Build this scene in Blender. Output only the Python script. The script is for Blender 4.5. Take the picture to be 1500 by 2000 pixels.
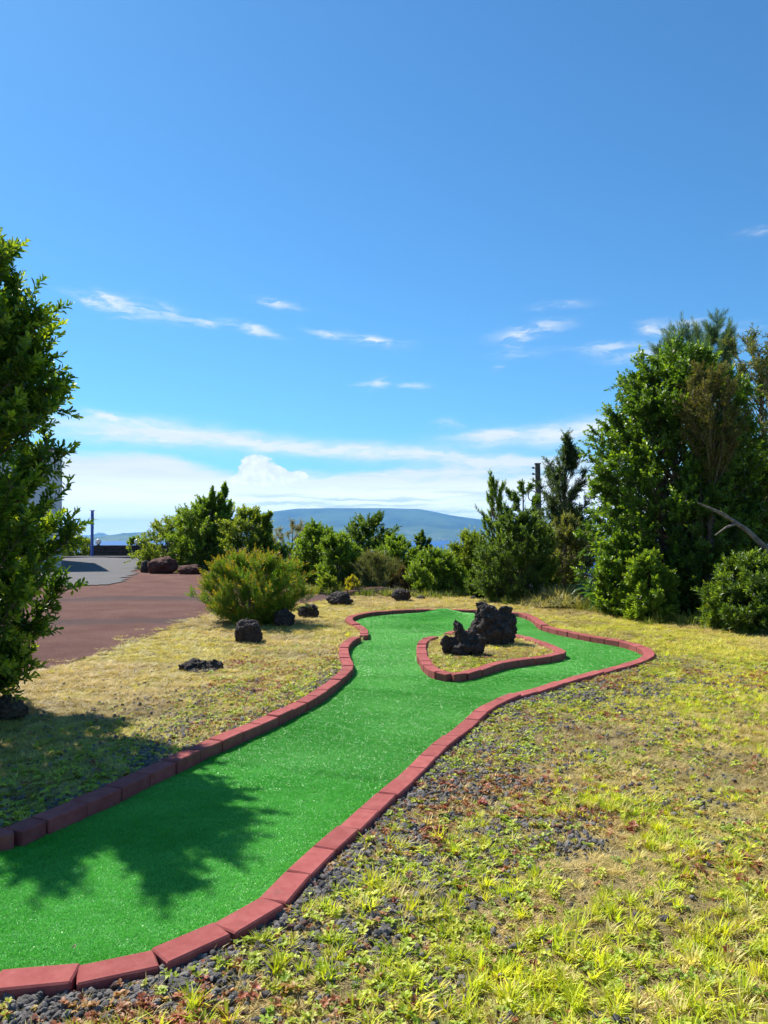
import bpy, bmesh, math, random
import numpy as np
from mathutils import Vector, Matrix, noise as mnoise

# ------------------------------------------------------------------ camera, light, exposure
for o in list(bpy.data.objects): bpy.data.objects.remove(o)
scene = bpy.context.scene
COL = scene.collection
R = math.radians
EYE = 1.5
F = 1500.0                       # focal length in photograph pixels
HOR = 1040.0                     # row of the level horizon
PITCH = math.atan((HOR - 1000) / F)

cd = bpy.data.cameras.new('camera')
cam = bpy.data.objects.new('camera', cd); COL.objects.link(cam)
cd.sensor_fit = 'VERTICAL'; cd.sensor_height = 24; cd.lens = 18.0
cd.clip_start = 0.05; cd.clip_end = 150000
cam.location = (0, 0, EYE); cam.rotation_euler = (R(90) + PITCH, 0, 0)
scene.camera = cam

SUN_EL, SUN_AZ = R(48.5), R(-44)          # azimuth from +Y towards +X
sun_dir = Vector((math.sin(SUN_AZ) * math.cos(SUN_EL), math.cos(SUN_AZ) * math.cos(SUN_EL), math.sin(SUN_EL)))
ld = bpy.data.lights.new('sun', 'SUN'); ld.energy = 5.0; ld.angle = R(0.55); ld.color = (1.0, 0.955, 0.88)
lo = bpy.data.objects.new('sun', ld); COL.objects.link(lo)
lo.rotation_euler = sun_dir.to_track_quat('Z', 'Y').to_euler()
scene.view_settings.view_transform = 'Standard'
scene.view_settings.look = 'None'
scene.view_settings.exposure = 0.75
scene.view_settings.gamma = 1.0
scene.view_settings.use_curve_mapping = False


def ray(px, py):
    """direction (not unit) through a photograph pixel"""
    v = Vector(((px - 750) / F, 1.0, (1000 - py) / F))
    c, s = math.cos(PITCH), math.sin(PITCH)
    return Vector((v.x, v.y * c - v.z * s, v.y * s + v.z * c))


def G(px, py, z=0.0):
    d = ray(px, py); t = (z - EYE) / d.z
    return (d.x * t, d.y * t)


def P(px, py, dist):
    d = ray(px, py); t = dist / d.y
    return Vector((d.x * t, d.y * t, EYE + d.z * t))


def azel(px, py):
    d = ray(px, py).normalized()
    return math.atan2(d.x, d.y), math.asin(d.z)


# ---- world: sky with clouds laid out by direction
world = bpy.data.worlds.new('World'); scene.world = world; world.use_nodes = True
wt = world.node_tree; wt.nodes.clear()


class NT:
    """tiny node helper"""
    def __init__(s, tree): s.t = tree

    def n(s, typ, ins=None, **kw):
        nd = s.t.nodes.new(typ)
        for k, v in kw.items(): setattr(nd, k, v)
        if ins:
            for k, v in ins.items():
                if isinstance(v, bpy.types.NodeSocket): s.t.links.new(v, nd.inputs[k])
                else: nd.inputs[k].default_value = v
        return nd

    def m(s, op, a, b=None, c=None, clamp=False):
        nd = s.t.nodes.new('ShaderNodeMath'); nd.operation = op; nd.use_clamp = clamp
        for i, v in enumerate((a, b, c)):
            if v is None: continue
            if isinstance(v, bpy.types.NodeSocket): s.t.links.new(v, nd.inputs[i])
            else: nd.inputs[i].default_value = v
        return nd.outputs[0]

    def step(s, x, lo, hi):
        nd = s.t.nodes.new('ShaderNodeMapRange'); nd.interpolation_type = 'SMOOTHSTEP'
        s.t.links.new(x, nd.inputs[0])
        nd.inputs[1].default_value = lo; nd.inputs[2].default_value = hi
        return nd.outputs[0]

    def mix(s, f, a, b, blend='MIX'):
        nd = s.t.nodes.new('ShaderNodeMix'); nd.data_type = 'RGBA'; nd.blend_type = blend
        for i, v in ((0, f), (6, a), (7, b)):
            if isinstance(v, bpy.types.NodeSocket): s.t.links.new(v, nd.inputs[i])
            else:
                nd.inputs[i].default_value = v if i == 0 else (*v[:3], 1)
        return nd.outputs[2]

    def noise(s, vec, scale, detail=4, rough=0.55, dist=0.0):
        nd = s.n('ShaderNodeTexNoise', {'Scale': scale, 'Detail': detail, 'Roughness': rough, 'Distortion': dist})
        if vec is not None: s.t.links.new(vec, nd.inputs['Vector'])
        return nd.outputs[0]


w = NT(wt)
sky = w.n('ShaderNodeTexSky', sky_type='NISHITA', sun_disc=False, sun_elevation=SUN_EL, sun_rotation=SUN_AZ,
          altitude=150.0, air_density=1.0, dust_density=0.25, ozone_density=2.2)
hs = w.n('ShaderNodeHueSaturation', {'Hue': 0.5, 'Saturation': 1.0, 'Value': 1.0, 'Color': sky.outputs[0]})
skycol = w.mix(1.0, hs.outputs[0], (0.42, 0.83, 1.08), 'MULTIPLY')
tc = w.n('ShaderNodeTexCoord')
sep = w.n('ShaderNodeSeparateXYZ', {0: tc.outputs['Generated']})
az = w.m('ARCTAN2', sep.outputs[0], sep.outputs[1])
el = w.m('ARCSINE', sep.outputs[2])
ae = w.n('ShaderNodeCombineXYZ', {0: az, 1: el, 2: 0.0}).outputs[0]
# ragged coordinates
warp_n = w.n('ShaderNodeTexNoise', {'Scale': 22.0, 'Detail': 6, 'Roughness': 0.62})
wt.links.new(w.n('ShaderNodeMapping', {'Vector': ae, 'Scale': (0.5, 1.6, 1)}).outputs[0], warp_n.inputs['Vector'])
wv = w.n('ShaderNodeVectorMath', {0: warp_n.outputs[1], 1: (0.5, 0.5, 0.5)}, operation='SUBTRACT').outputs[0]
wv = w.n('ShaderNodeVectorMath', {0: wv, 1: (0.06, 0.024, 0)}, operation='MULTIPLY').outputs[0]
aw = w.n('ShaderNodeVectorMath', {0: ae, 1: wv}, operation='ADD').outputs[0]
seps = w.n('ShaderNodeSeparateXYZ', {0: aw})
azw, elw = seps.outputs[0], seps.outputs[1]
fib = w.noise(w.n('ShaderNodeMapping', {'Vector': aw, 'Rotation': (0, 0, R(12)), 'Scale': (26, 120, 1)}).outputs[0], 1.0, 6, 0.6)
soft = w.noise(w.n('ShaderNodeMapping', {'Vector': aw, 'Scale': (6, 26, 1)}).outputs[0], 1.0, 5, 0.55)


def wisp(px, py, L, T, tilt, amp, tex=0.9):
    """a streak of cloud at a direction; sizes in photograph pixels"""
    a0, e0 = azel(px, py)
    da = w.m('SUBTRACT', azw, a0); de = w.m('SUBTRACT', elw, e0)
    c, s_ = math.cos(R(tilt)), math.sin(R(tilt))
    u = w.m('ADD', w.m('MULTIPLY', da, c), w.m('MULTIPLY', de, s_))
    v = w.m('SUBTRACT', w.m('MULTIPLY', de, c), w.m('MULTIPLY', da, s_))
    u = w.m('MULTIPLY', u, F / L); v = w.m('MULTIPLY', v, F / T)
    r2 = w.m('ADD', w.m('MULTIPLY', u, u), w.m('MULTIPLY', v, v))
    g = w.m('EXPONENT', w.m('MULTIPLY', r2, -1.0))
    k = w.m('MULTIPLY_ADD', w.step(fib, 0.38, 0.60), tex, 1 - tex)
    return w.m('MULTIPLY', w.m('MULTIPLY', g, k), amp)


W = [(175, 588, 34, 7, -12, .75), (215, 590, 26, 9, -25, .8), (255, 600, 40, 10, -14, .85), (320, 607, 40, 12, -12, .8), (200, 600, 60, 5, -12, .5), (235, 623, 20, 3, 0, .45), (400, 630, 28, 6, -10, .85),
     (490, 646, 46, 7, -15, 1.1), (545, 594, 36, 7, -7, 1.0), (640, 656, 30, 5, -10, .7), (725, 666, 50, 8, -8, .95), (690, 661, 60, 5, -8, .4),
     (1045, 645, 60, 10, 8, .9), (1015, 662, 26, 12, 35, .7), (1090, 597, 44, 6, 2, .5), (742, 748, 14, 10, 0, .9), (808, 757, 26, 5, -4, .8), (720, 752, 18, 5, 0, .3),
     (1265, 641, 20, 9, 0, .7), (1325, 633, 36, 7, 6, .8), (1180, 680, 50, 9, 0, .65), (1270, 688, 70, 15, 0, .6), (1290, 655, 26, 7, -25, .4),
     (1420, 640, 55, 8, -6, .5), (880, 827, 26, 6, 0, .6), (960, 717, 10, 5, 0, .5), (215, 819, 38, 7, -15, 1.0), (1490, 450, 30, 6, 0, .5), (1020, 690, 60, 8, 0, .25)]
acc = None
for a in W:
    g = wisp(*a[:5], a[5] * .72); acc = g if acc is None else w.m('ADD', acc, g)
W2 = [(260, 845, 170, 20, -3, .75), (480, 862, 200, 15, -5, .75), (740, 884, 190, 13, -4, .75), (980, 900, 140, 11, -3, .75),
      (1060, 850, 160, 17, 3, .75), (960, 848, 70, 7, 2, .5), (1180, 830, 80, 14, 3, .4), (860, 918, 150, 9, 2, .8), (640, 938, 70, 5, 2, .6),
      (1150, 905, 120, 18, 0, .55), (690, 962, 230, 26, 1, .95), (880, 934, 200, 13, 1, .8), (640, 940, 80, 6, 3, .7)]
for a in W2: acc = w.m('ADD', acc, wisp(*a[:5], a[5] * 1.15, tex=0.4))
# generic small cirrus all round the sky outside the frame
gen = w.m('MULTIPLY', w.step(soft, 0.62, 0.8), w.m('MULTIPLY', w.step(el, 0.03, 0.12), w.step(el, 0.55, 0.25)))
side = w.step(w.m('ABSOLUTE', az), 0.5, 0.7)
acc = w.m('ADD', acc, w.m('MULTIPLY', w.m('MULTIPLY', gen, side), 0.5))
thin = w.m('MINIMUM', acc, 0.9)
# low bank along the horizon (higher on the left than in the middle)
bank_top = w.m('ADD', w.m('MULTIPLY', w.step(azw, -0.16, -0.30), 0.022), 0.074)
bank_e = w.m('SUBTRACT', w.m('ADD', elw, w.m('MULTIPLY', w.m('SUBTRACT', soft, 0.5), 0.03)), bank_top)
bank = w.m('MULTIPLY', w.step(bank_e, 0.010, -0.012), 0.95)
# cumulus tower
cum = None
for (px, py, rx, ry) in [(508, 903, 36, 22), (484, 922, 28, 18), (540, 922, 36, 13), (582, 930, 32, 8), (505, 938, 60, 12)]:
    a0, e0 = azel(px, py)
    u = w.m('MULTIPLY', w.m('SUBTRACT', azw, a0), F / rx); v = w.m('MULTIPLY', w.m('SUBTRACT', elw, e0), F / ry)
    r2 = w.m('ADD', w.m('MULTIPLY', u, u), w.m('MULTIPLY', v, v))
    g = w.m('EXPONENT', w.m('MULTIPLY', r2, -1.0)); cum = g if cum is None else w.m('ADD', cum, g)
puff = w.noise(w.n('ShaderNodeMapping', {'Vector': ae, 'Scale': (85, 85, 1)}).outputs[0], 1.0, 5, 0.6)
cum = w.m('ADD', cum, w.m('MULTIPLY', w.m('SUBTRACT', puff, 0.5), 0.55))
cumm = w.m('MULTIPLY', w.step(cum, 0.44, 0.66), .92)
dens = w.m('MAXIMUM', w.m('MAXIMUM', thin, bank), cumm)
lay = w.noise(w.n('ShaderNodeMapping', {'Vector': aw, 'Scale': (5, 110, 1)}).outputs[0], 1.0, 4, 0.55)
mid = w.m('MULTIPLY', w.step(w.m('ABSOLUTE', w.m('SUBTRACT', az, 0.0)), 0.24, 0.13), w.step(el, 0.062, 0.042))
shade = w.m('MULTIPLY', w.step(lay, 0.42, 0.62), w.m('MULTIPLY_ADD', mid, 0.85, 0.14))
K = w_K = 6.9
cloudcol = w.mix(shade, (1.05 * K, 1.08 * K, 1.06 * K), (0.58 * K, 0.68 * K, 0.82 * K))
cloudcol = w.mix(cumm, cloudcol, w.mix(w.step(puff, .35, .65), (0.98 * K, 1.04 * K, 1.06 * K), (1.25 * K, 1.25 * K, 1.18 * K)))
boost = w.m('ADD', w.m('MULTIPLY_ADD', w.step(el, 0.085, 0.02), 0.75, 1.0), w.m('MULTIPLY', w.step(el, 0.035, 0.0), 1.1))
cloudcol = w.n('ShaderNodeVectorMath', {0: cloudcol, 'Scale': boost}, operation='SCALE').outputs[0]
final = w.mix(dens, skycol, cloudcol)
bg = w.n('ShaderNodeBackground', {'Color': final, 'Strength': 0.085})
w.n('ShaderNodeOutputWorld', {'Surface': bg.outputs[0]})

# ------------------------------------------------------------------ helpers
rng = np.random.default_rng(7)
rnd = random.Random(7)


def _hash(ix, iy, seed):
    h = (ix.astype(np.int64) * 374761393 + iy.astype(np.int64) * 668265263 + seed * 1442695041) & 0xFFFFFFFF
    h = ((h ^ (h >> 13)) * 1274126177) & 0xFFFFFFFF
    return ((h ^ (h >> 16)) & 0xFFFF) / 65535.0


def vnoise(x, y, seed=0):
    x = np.asarray(x, float); y = np.asarray(y, float)
    ix = np.floor(x); iy = np.floor(y); fx = x - ix; fy = y - iy
    ix = ix.astype(np.int64); iy = iy.astype(np.int64)
    fx = fx * fx * (3 - 2 * fx); fy = fy * fy * (3 - 2 * fy)
    a = _hash(ix, iy, seed); b = _hash(ix + 1, iy, seed); c = _hash(ix, iy + 1, seed); d = _hash(ix + 1, iy + 1, seed)
    return (a * (1 - fx) + b * fx) * (1 - fy) + (c * (1 - fx) + d * fx) * fy


def fbm(x, y, seed=0, octv=4):
    s = 0; a = 0.5; t = 0
    x = np.asarray(x, float); y = np.asarray(y, float)
    for k in range(octv):
        s = s + a * vnoise(x * 2 ** k, y * 2 ** k, seed + k * 17); t += a; a *= 0.5
    return s / t


def sstep(x, a, b):
    t = np.clip((np.asarray(x, float) - a) / (b - a), 0, 1); return t * t * (3 - 2 * t)


def link(o, parent=None):
    COL.objects.link(o)
    if parent is not None: o.parent = parent
    return o


def tag(o, label=None, cat=None, group=None, kind=None):
    if label: o['label'] = label
    if cat: o['category'] = cat
    if group: o['group'] = group
    if kind: o['kind'] = kind
    return o


def empty(name, loc, label, cat, group=None, rz=0.0):
    o = bpy.data.objects.new(name, None); link(o)
    o.empty_display_size = 0.2
    o.location = loc; o.rotation_euler = (0, 0, rz)
    return tag(o, label, cat, group)


def mesh_np(name, V, Fc, mat=None, col=None, smooth=False):
    """V (n,3), Fc (m,k) uniform polygons"""
    V = np.asarray(V, np.float32); Fc = np.asarray(Fc, np.int32)
    me = bpy.data.meshes.new(name)
    m, k = Fc.shape
    me.vertices.add(len(V)); me.vertices.foreach_set('co', V.ravel())
    me.loops.add(m * k); me.loops.foreach_set('vertex_index', Fc.ravel())
    me.polygons.add(m); me.polygons.foreach_set('loop_start', np.arange(0, m * k, k, dtype=np.int32))
    me.polygons.foreach_set('loop_total', np.full(m, k, np.int32))
    if smooth: me.polygons.foreach_set('use_smooth', np.ones(m, bool))
    if col is not None:
        at = me.color_attributes.new('tone', 'FLOAT_COLOR', 'POINT')
        c4 = np.ones((len(V), 4), np.float32); c4[:, :3] = col
        at.data.foreach_set('color', c4.ravel())
    me.update(calc_edges=True)
    if mat: me.materials.append(mat)
    return me


def obj_np(name, V, Fc, mat, parent=None, col=None, smooth=False):
    o = bpy.data.objects.new(name, mesh_np(name, V, Fc, mat, col, smooth))
    return link(o, parent)


def obj_bm(name, bm, mat, parent=None, smooth=False):
    me = bpy.data.meshes.new(name); bm.to_mesh(me); bm.free()
    if smooth:
        for p in me.polygons: p.use_smooth = True
    me.materials.append(mat)
    return link(bpy.data.objects.new(name, me), parent)


def box_bm(sx, sy, sz, loc=(0, 0, 0), bev=0.0, seg=1):
    bm = bmesh.new()
    bmesh.ops.create_cube(bm, size=1.0, matrix=Matrix.Translation(loc) @ Matrix.Diagonal((sx, sy, sz, 1)))
    if bev: bmesh.ops.bevel(bm, geom=bm.edges[:], offset=bev, segments=seg, affect='EDGES')
    return bm


def tubes(paths, sides=5):
    """paths: list of (points, radii) -> V, quads"""
    VV = []; FF = []; off = 0
    for pts, rad in paths:
        pts = np.asarray(pts, float); n = len(pts)
        tan = np.gradient(pts, axis=0); tan /= (np.linalg.norm(tan, axis=1, keepdims=True) + 1e-9)
        ref = np.array([0.13, 0.97, 0.2]) if abs(tan[0][2]) > 0.7 else np.array([0.05, 0.1, 1.0])
        u = np.cross(tan, ref); u /= (np.linalg.norm(u, axis=1, keepdims=True) + 1e-9)
        v = np.cross(tan, u)
        ang = np.linspace(0, 2 * math.pi, sides, endpoint=False)
        ring = (np.cos(ang)[None, :, None] * u[:, None, :] + np.sin(ang)[None, :, None] * v[:, None, :])
        r = np.asarray(rad, float).reshape(n, 1, 1)
        V = (pts[:, None, :] + ring * r).reshape(-1, 3)
        i = np.arange(n - 1)[:, None] * sides; j = np.arange(sides)[None, :]; j2 = (j + 1) % sides
        q = np.stack([i + j, i + j2, i + sides + j2, i + sides + j], -1).reshape(-1, 4) + off
        VV.append(V); FF.append(q); off += len(V)
    return np.concatenate(VV), np.concatenate(FF)


def tubes_batch(A, Rd, sides=3):
    """A (n,k,3) equal-length paths, Rd (n,k) radii"""
    n, k, _ = A.shape
    tan = np.gradient(A, axis=1); tan /= (np.linalg.norm(tan, axis=2, keepdims=True) + 1e-9)
    ref = np.where(np.abs(tan[:, :1, 2:3]) > .7, np.array([.13, .97, .2]), np.array([.05, .1, 1.]))
    u = np.cross(tan, ref); u /= (np.linalg.norm(u, axis=2, keepdims=True) + 1e-9); v = np.cross(tan, u)
    ang = np.linspace(0, 2 * math.pi, sides, endpoint=False)
    ring = np.cos(ang)[None, None, :, None] * u[:, :, None] + np.sin(ang)[None, None, :, None] * v[:, :, None]
    V = (A[:, :, None] + ring * Rd[:, :, None, None]).reshape(-1, 3)
    i = np.arange(k - 1)[:, None] * sides; j = np.arange(sides)[None]; j2 = (j + 1) % sides
    q = np.stack([i + j, i + j2, i + sides + j2, i + sides + j], -1).reshape(-1, 4)
    Q = (np.arange(n)[:, None, None] * k * sides + q[None]).reshape(-1, 4)
    return V, Q


def mat_new(name):
    m = bpy.data.materials.new(name); m.use_nodes = True; m.node_tree.nodes.clear()
    return m, NT(m.node_tree)


def bsdf_out(t, color, rough=0.7, spec=0.5, bump=None, bstr=0.3, bdist=0.01, transl=0.0, tcol=None, metal=0.0):
    p = t.n('ShaderNodeBsdfPrincipled', {'Roughness': rough, 'Specular IOR Level': spec, 'Metallic': metal})
    if isinstance(color, bpy.types.NodeSocket): t.t.links.new(color, p.inputs['Base Color'])
    else: p.inputs['Base Color'].default_value = (*color, 1)
    if bump is not None:
        b = t.n('ShaderNodeBump', {'Height': bump, 'Strength': bstr, 'Distance': bdist})
        t.t.links.new(b.outputs[0], p.inputs['Normal'])
    out = p.outputs[0]
    if transl:
        tr = t.n('ShaderNodeBsdfTranslucent')
        src = tcol if tcol is not None else color
        if isinstance(src, bpy.types.NodeSocket): t.t.links.new(src, tr.inputs[0])
        else: tr.inputs[0].default_value = (*src, 1)
        mx = t.n('ShaderNodeMixShader', {0: transl, 1: out, 2: tr.outputs[0]}); out = mx.outputs[0]
    t.n('ShaderNodeOutputMaterial', {'Surface': out})


def simple(name, c1, c2, scale=8.0, rough=0.8, spec=0.3, bstr=0.4, bdist=0.01, detail=6, coord='Object', lo=0.35, hi=0.65, bscale=None):
    m, t = mat_new(name)
    tcn = t.n('ShaderNodeTexCoord').outputs[coord]
    n1 = t.noise(tcn, scale, detail, 0.6)
    col = t.mix(t.step(n1, lo, hi), c1, c2)
    n2 = t.noise(tcn, (bscale or scale * 4), 6, 0.65)
    bsdf_out(t, col, rough, spec, n2, bstr, bdist)
    return m


def leafmat(name, transl=0.35, rough=0.42, spec=0.5, attr='tone', typ='GEOMETRY', boost=1.6, yel=(1.25, 1.15, 0.35)):
    m, t = mat_new(name)
    a = t.n('ShaderNodeAttribute', attribute_name=attr, attribute_type=typ)
    c = a.outputs['Color']
    tcol = t.mix(1.0, c, tuple(boost * k for k in yel), 'MULTIPLY')
    bsdf_out(t, c, rough, spec, transl=transl, tcol=tcol)
    return m


M_LEAF = leafmat('leaf_surface', 0.48, 0.48, 0.4)
M_LEAFG = leafmat('glossy_leaf', 0.46, 0.40, 0.5)
M_NEEDLE = leafmat('needle', 0.35, 0.6, 0.25)
M_GRASS = leafmat('grass_blade', 0.32, 0.55, 0.3, 'tint', 'INSTANCER', 1.25, (1.1, 1.1, 0.6))
M_WEED = leafmat('weed_leaf', 0.25, 0.5, 0.35, 'tint', 'INSTANCER', 1.3, (1.1, 1.1, 0.5))
M_BARK = simple('bark', (0.10, 0.075, 0.055), (0.19, 0.155, 0.12), 14, 0.9, 0.2, 0.7, 0.02)
M_BARKP = simple('pale_bark', (0.13, 0.105, 0.08), (0.26, 0.215, 0.17), 12, 0.9, 0.2, 0.6, 0.02)

# ------------------------------------------------------------------ lane outline (on the kerb's top, 9 cm up)
KH = 0.09


def spline(pts, closed=False, step=0.02):
    pts = [Vector((p[0], p[1], 0)) for p in pts]; n = len(pts); out = []
    rngi = range(n if closed else n - 1)
    for i in rngi:
        p0 = pts[(i - 1) % n] if closed or i > 0 else pts[0]; p1 = pts[i]; p2 = pts[(i + 1) % n]
        p3 = pts[(i + 2) % n] if closed or i + 2 < n else pts[-1]
        k = max(2, int((p2 - p1).length / step))
        for j in range(k):
            t = j / k
            q = 0.5 * ((2 * p1) + (-p0 + p2) * t + (2 * p0 - 5 * p1 + 4 * p2 - p3) * t * t + (-p0 + 3 * p1 - 3 * p2 + p3) * t ** 3)
            out.append((q.x, q.y))
    if not closed: out.append((pts[-1].x, pts[-1].y))
    return np.array(out)


px_near = [(27, 1907), (120, 1903), (277, 1877), (397, 1830), (520, 1768), (613, 1673), (702, 1600), (743, 1563),
           (801, 1511), (855, 1458), (908, 1417), (945, 1385), (988, 1362), (1047, 1347), (1116, 1326), (1180, 1309),
           (1233, 1295), (1264, 1283), (1268, 1271), (1243, 1259), (1217, 1252), (1150, 1241), (1083, 1227), (1058, 1219),
           (1047, 1210), (1033, 1203), (1010, 1198), (933, 1192.5), (850, 1191), (780, 1192.5), (730, 1196), (697, 1201.5), (682, 1208),
           (683, 1213.5), (695, 1219), (706, 1225), (711, 1233), (711, 1241)]
px_left = [(697, 1243), (679, 1253), (671, 1267), (674, 1283), (680, 1297), (673, 1312), (653, 1328), (625, 1349), (583, 1373),
           (523, 1402), (467, 1425), (420, 1446), (373, 1466), (336, 1483), (289, 1504), (238, 1529), (187, 1551), (135, 1573),
           (79, 1596), (28, 1619)]
near_w = [G(a, b, KH) for a, b in px_near]
left_w = [G(a, b, KH) for a, b in px_left]
# round the part outside the frame: the lane's tee end
end_w = [(-2.08, 3.52), (-2.36, 3.30), (-2.50, 3.02), (-2.42, 2.72), (-2.12, 2.50), (-1.70, 2.42)]
kerbA = spline(end_w[3:] + near_w)                     # from tee end, right hand side, round the far end
kerbB = spline(left_w + end_w[:4])                     # near left hand side
lane_poly = np.concatenate([kerbA, kerbB])
px_isl = [(849, 1243), (836, 1246), (825, 1254), (823, 1268), (828, 1285), (841, 1302), (860, 1312), (887, 1316), (917, 1311), (950, 1301),
          (983, 1292), (1017, 1287), (1060, 1282), (1090, 1276), (1095, 1270), (1082, 1264), (1057, 1254), (1033, 1246), (1014, 1241),
          (985, 1236), (950, 1233), (915, 1232), (885, 1233), (874, 1236)]
kerbI = spline([G(a, b, KH) for a, b in px_isl])


def inside(poly, x, y):
    x = np.asarray(x, float); y = np.asarray(y, float); r = np.zeros(x.shape, bool)
    px, py = poly[:, 0], poly[:, 1]; n = len(poly); j = n - 1
    for i in range(n):
        if py[i] != py[j]:
            c = ((py[i] > y) != (py[j] > y)) & (x < (px[j] - px[i]) * (y - py[i]) / (py[j] - py[i]) + px[i])
            r ^= c
        j = i
    return r


def dist_poly(poly, x, y, sub=4):
    pp = poly[::max(sub, len(poly) // 260)]; x = np.asarray(x, float).ravel(); y = np.asarray(y, float).ravel(); out = np.empty(len(x))
    for s in range(0, len(x), 20000):
        d = (x[s:s + 20000, None] - pp[None, :, 0]) ** 2 + (y[s:s + 20000, None] - pp[None, :, 1]) ** 2
        out[s:s + 20000] = np.sqrt(d.min(1))
    return out


laneS = lane_poly[::6]; islS = kerbI[::4]


def base_h(x, y):
    """terrain without the lane"""
    x = np.asarray(x, float); y = np.asarray(y, float)
    yb = 19.5 + sstep(-x, 3.5, 10) * 33
    over = np.maximum(0, y - yb)
    h = -0.075 * (over ** 1.0) - 0.0
    h = np.maximum(h, -104.0)
    amp = 0.06 * sstep(np.hypot(x, y), 6, 16)
    h = h + amp * (fbm(x * 0.25, y * 0.25, 3) - 0.5) * 2
    h = h - 0.04 * np.maximum(0, np.abs(x) - 60) * (h > -90)
    return np.maximum(h + 0.052, -104.0)


def ground_h(x, y):
    h = base_h(x, y)
    micro = (fbm(x * 3, y * 3, 9, 3) - 0.5) * 0.035 * sstep(-np.hypot(x, y), -40, -25)
    return h + micro


# ------------------------------------------------------------------ ground sheet
def axis(dense, lo, hi, stepd, grow=1.13):
    a = list(np.arange(dense[0], dense[1] + 1e-6, stepd))
    s = stepd; v = a[-1]
    while v < hi: s *= grow; v += s; a.append(min(v, hi))
    s = stepd; v = a[0]; b = []
    while v > lo: s *= grow; v -= s; b.append(max(v, lo))
    return np.array(b[::-1] + a)


gx = axis((-7, 8.5), -3500, 3500, 0.085); gy = axis((1.2, 17), -3000, 3800, 0.085)
drive_px = [(60, 1330), (115, 1312), (190, 1292), (270, 1262), (350, 1228), (420, 1206), (520, 1192), (600, 1186), (680, 1174), (735, 1166),
            (740, 1158), (690, 1152), (600, 1150), (520, 1140), (430, 1128), (300, 1112), (60, 1108), (-400, 1120), (-900, 1300), (-500, 1420), (-100, 1345)]
pave_px = [(-300, 1160), (60, 1152), (160, 1149), (235, 1144), (262, 1128), (282, 1108), (284, 1096), (250, 1089), (130, 1087), (0, 1086), (-500, 1087)]
X, Y = np.meshgrid(gx, gy)
Z = ground_h(X, Y)
_rg = (X > -60) & (X < 3) & (Y > 4) & (Y < 60)
_dp = spline([G(a, b, 0) for a, b in drive_px], True, 0.5); _pp = spline([G(a, b, 0) for a, b in pave_px], True, 0.8)
_x, _y = X[_rg], Y[_rg]
_in = (inside(_dp, _x, _y) & (dist_poly(_dp, _x, _y, 1) > .12)) | (inside(_pp, _x, _y) & (dist_poly(_pp, _x, _y, 1) > .3))
Z[_rg] = np.where(_in, base_h(_x, _y) - 0.05, Z[_rg])
near = (X > -4) & (X < 6) & (Y > 1.5) & (Y < 17)
xi, yi = X[near], Y[near]
ins = inside(laneS, xi, yi); isl = inside(islS, xi, yi)
dl = dist_poly(lane_poly, xi, yi)
zn = Z[near]
zn = .052 + (zn - .052) * sstep(dl, 0.0, 0.5)      # level next to the kerb
zn = np.where(ins & ~isl, -0.04, zn)
zn = np.where(isl, 0.045 + 0.02 * fbm(xi * 4, yi * 4, 5), zn)
Z[near] = zn
nx, ny = len(gx), len(gy)
idx = np.arange(nx * ny).reshape(ny, nx)
quads = np.stack([idx[:-1, :-1], idx[:-1, 1:], idx[1:, 1:], idx[1:, :-1]], -1).reshape(-1, 4)
m, t = mat_new('dry_lawn_soil')
oc = t.n('ShaderNodeTexCoord').outputs['Object']
n_big = t.noise(oc, 0.9, 5, 0.6); n_mid = t.noise(oc, 7, 6, 0.65); n_fine = t.noise(oc, 60, 6, 0.7)
soil = t.mix(t.step(n_mid, 0.35, 0.65), (0.07, 0.055, 0.045), (0.15, 0.115, 0.08))
thatch = t.mix(t.step(n_fine, 0.35, 0.65), (0.24, 0.19, 0.08), (0.44, 0.36, 0.16))
thatch = t.mix(t.step(n_big, 0.45, 0.62), thatch, (0.27, 0.24, 0.09))
lawn = t.mix(t.step(t.m('ADD', n_mid, t.m('MULTIPLY', n_big, .4)), 0.58, 0.8), soil, thatch)
lawn = t.mix(0.2, lawn, thatch)
far = t.step(t.n('ShaderNodeSeparateXYZ', {0: oc}).outputs[1], 19, 24)
scrub = t.mix(t.step(n_mid, 0.4, 0.6), (0.02, 0.035, 0.012), (0.05, 0.075, 0.02))
bsdf_out(t, t.mix(far, lawn, scrub), 0.95, 0.1, n_fine, 1.0, 0.02)
ground = obj_np('ground', np.stack([X.ravel(), Y.ravel(), Z.ravel()], 1), quads, m, smooth=True)
tag(ground, 'dry yellowish lawn and soil around the minigolf lane', kind='structure')

# ------------------------------------------------------------------ sea, far island, headland, haze
m, t = mat_new('sea_water')
oc = t.n('ShaderNodeTexCoord').outputs['Object']
wn = t.noise(t.n('ShaderNodeMapping', {'Vector': oc, 'Scale': (1 / 60, 1 / 25, 1)}).outputs[0], 1.0, 8, 0.7)
wn2 = t.noise(t.n('ShaderNodeMapping', {'Vector': oc, 'Scale': (1 / 2500, 1 / 700, 1)}).outputs[0], 1.0, 3, 0.5)
bsdf_out(t, t.mix(wn2, (0.006, 0.05, 0.20), (0.012, 0.075, 0.26)), 0.42, 0.18, wn, 0.6, 2.0)
SX = 30000
bm = bmesh.new(); bmesh.ops.create_grid(bm, x_segments=24, y_segments=24, size=SX, matrix=Matrix.Translation((0, 0, -100)))
tag(obj_bm('sea', bm, m), 'blue sea channel below the hillside', kind='structure')


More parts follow.
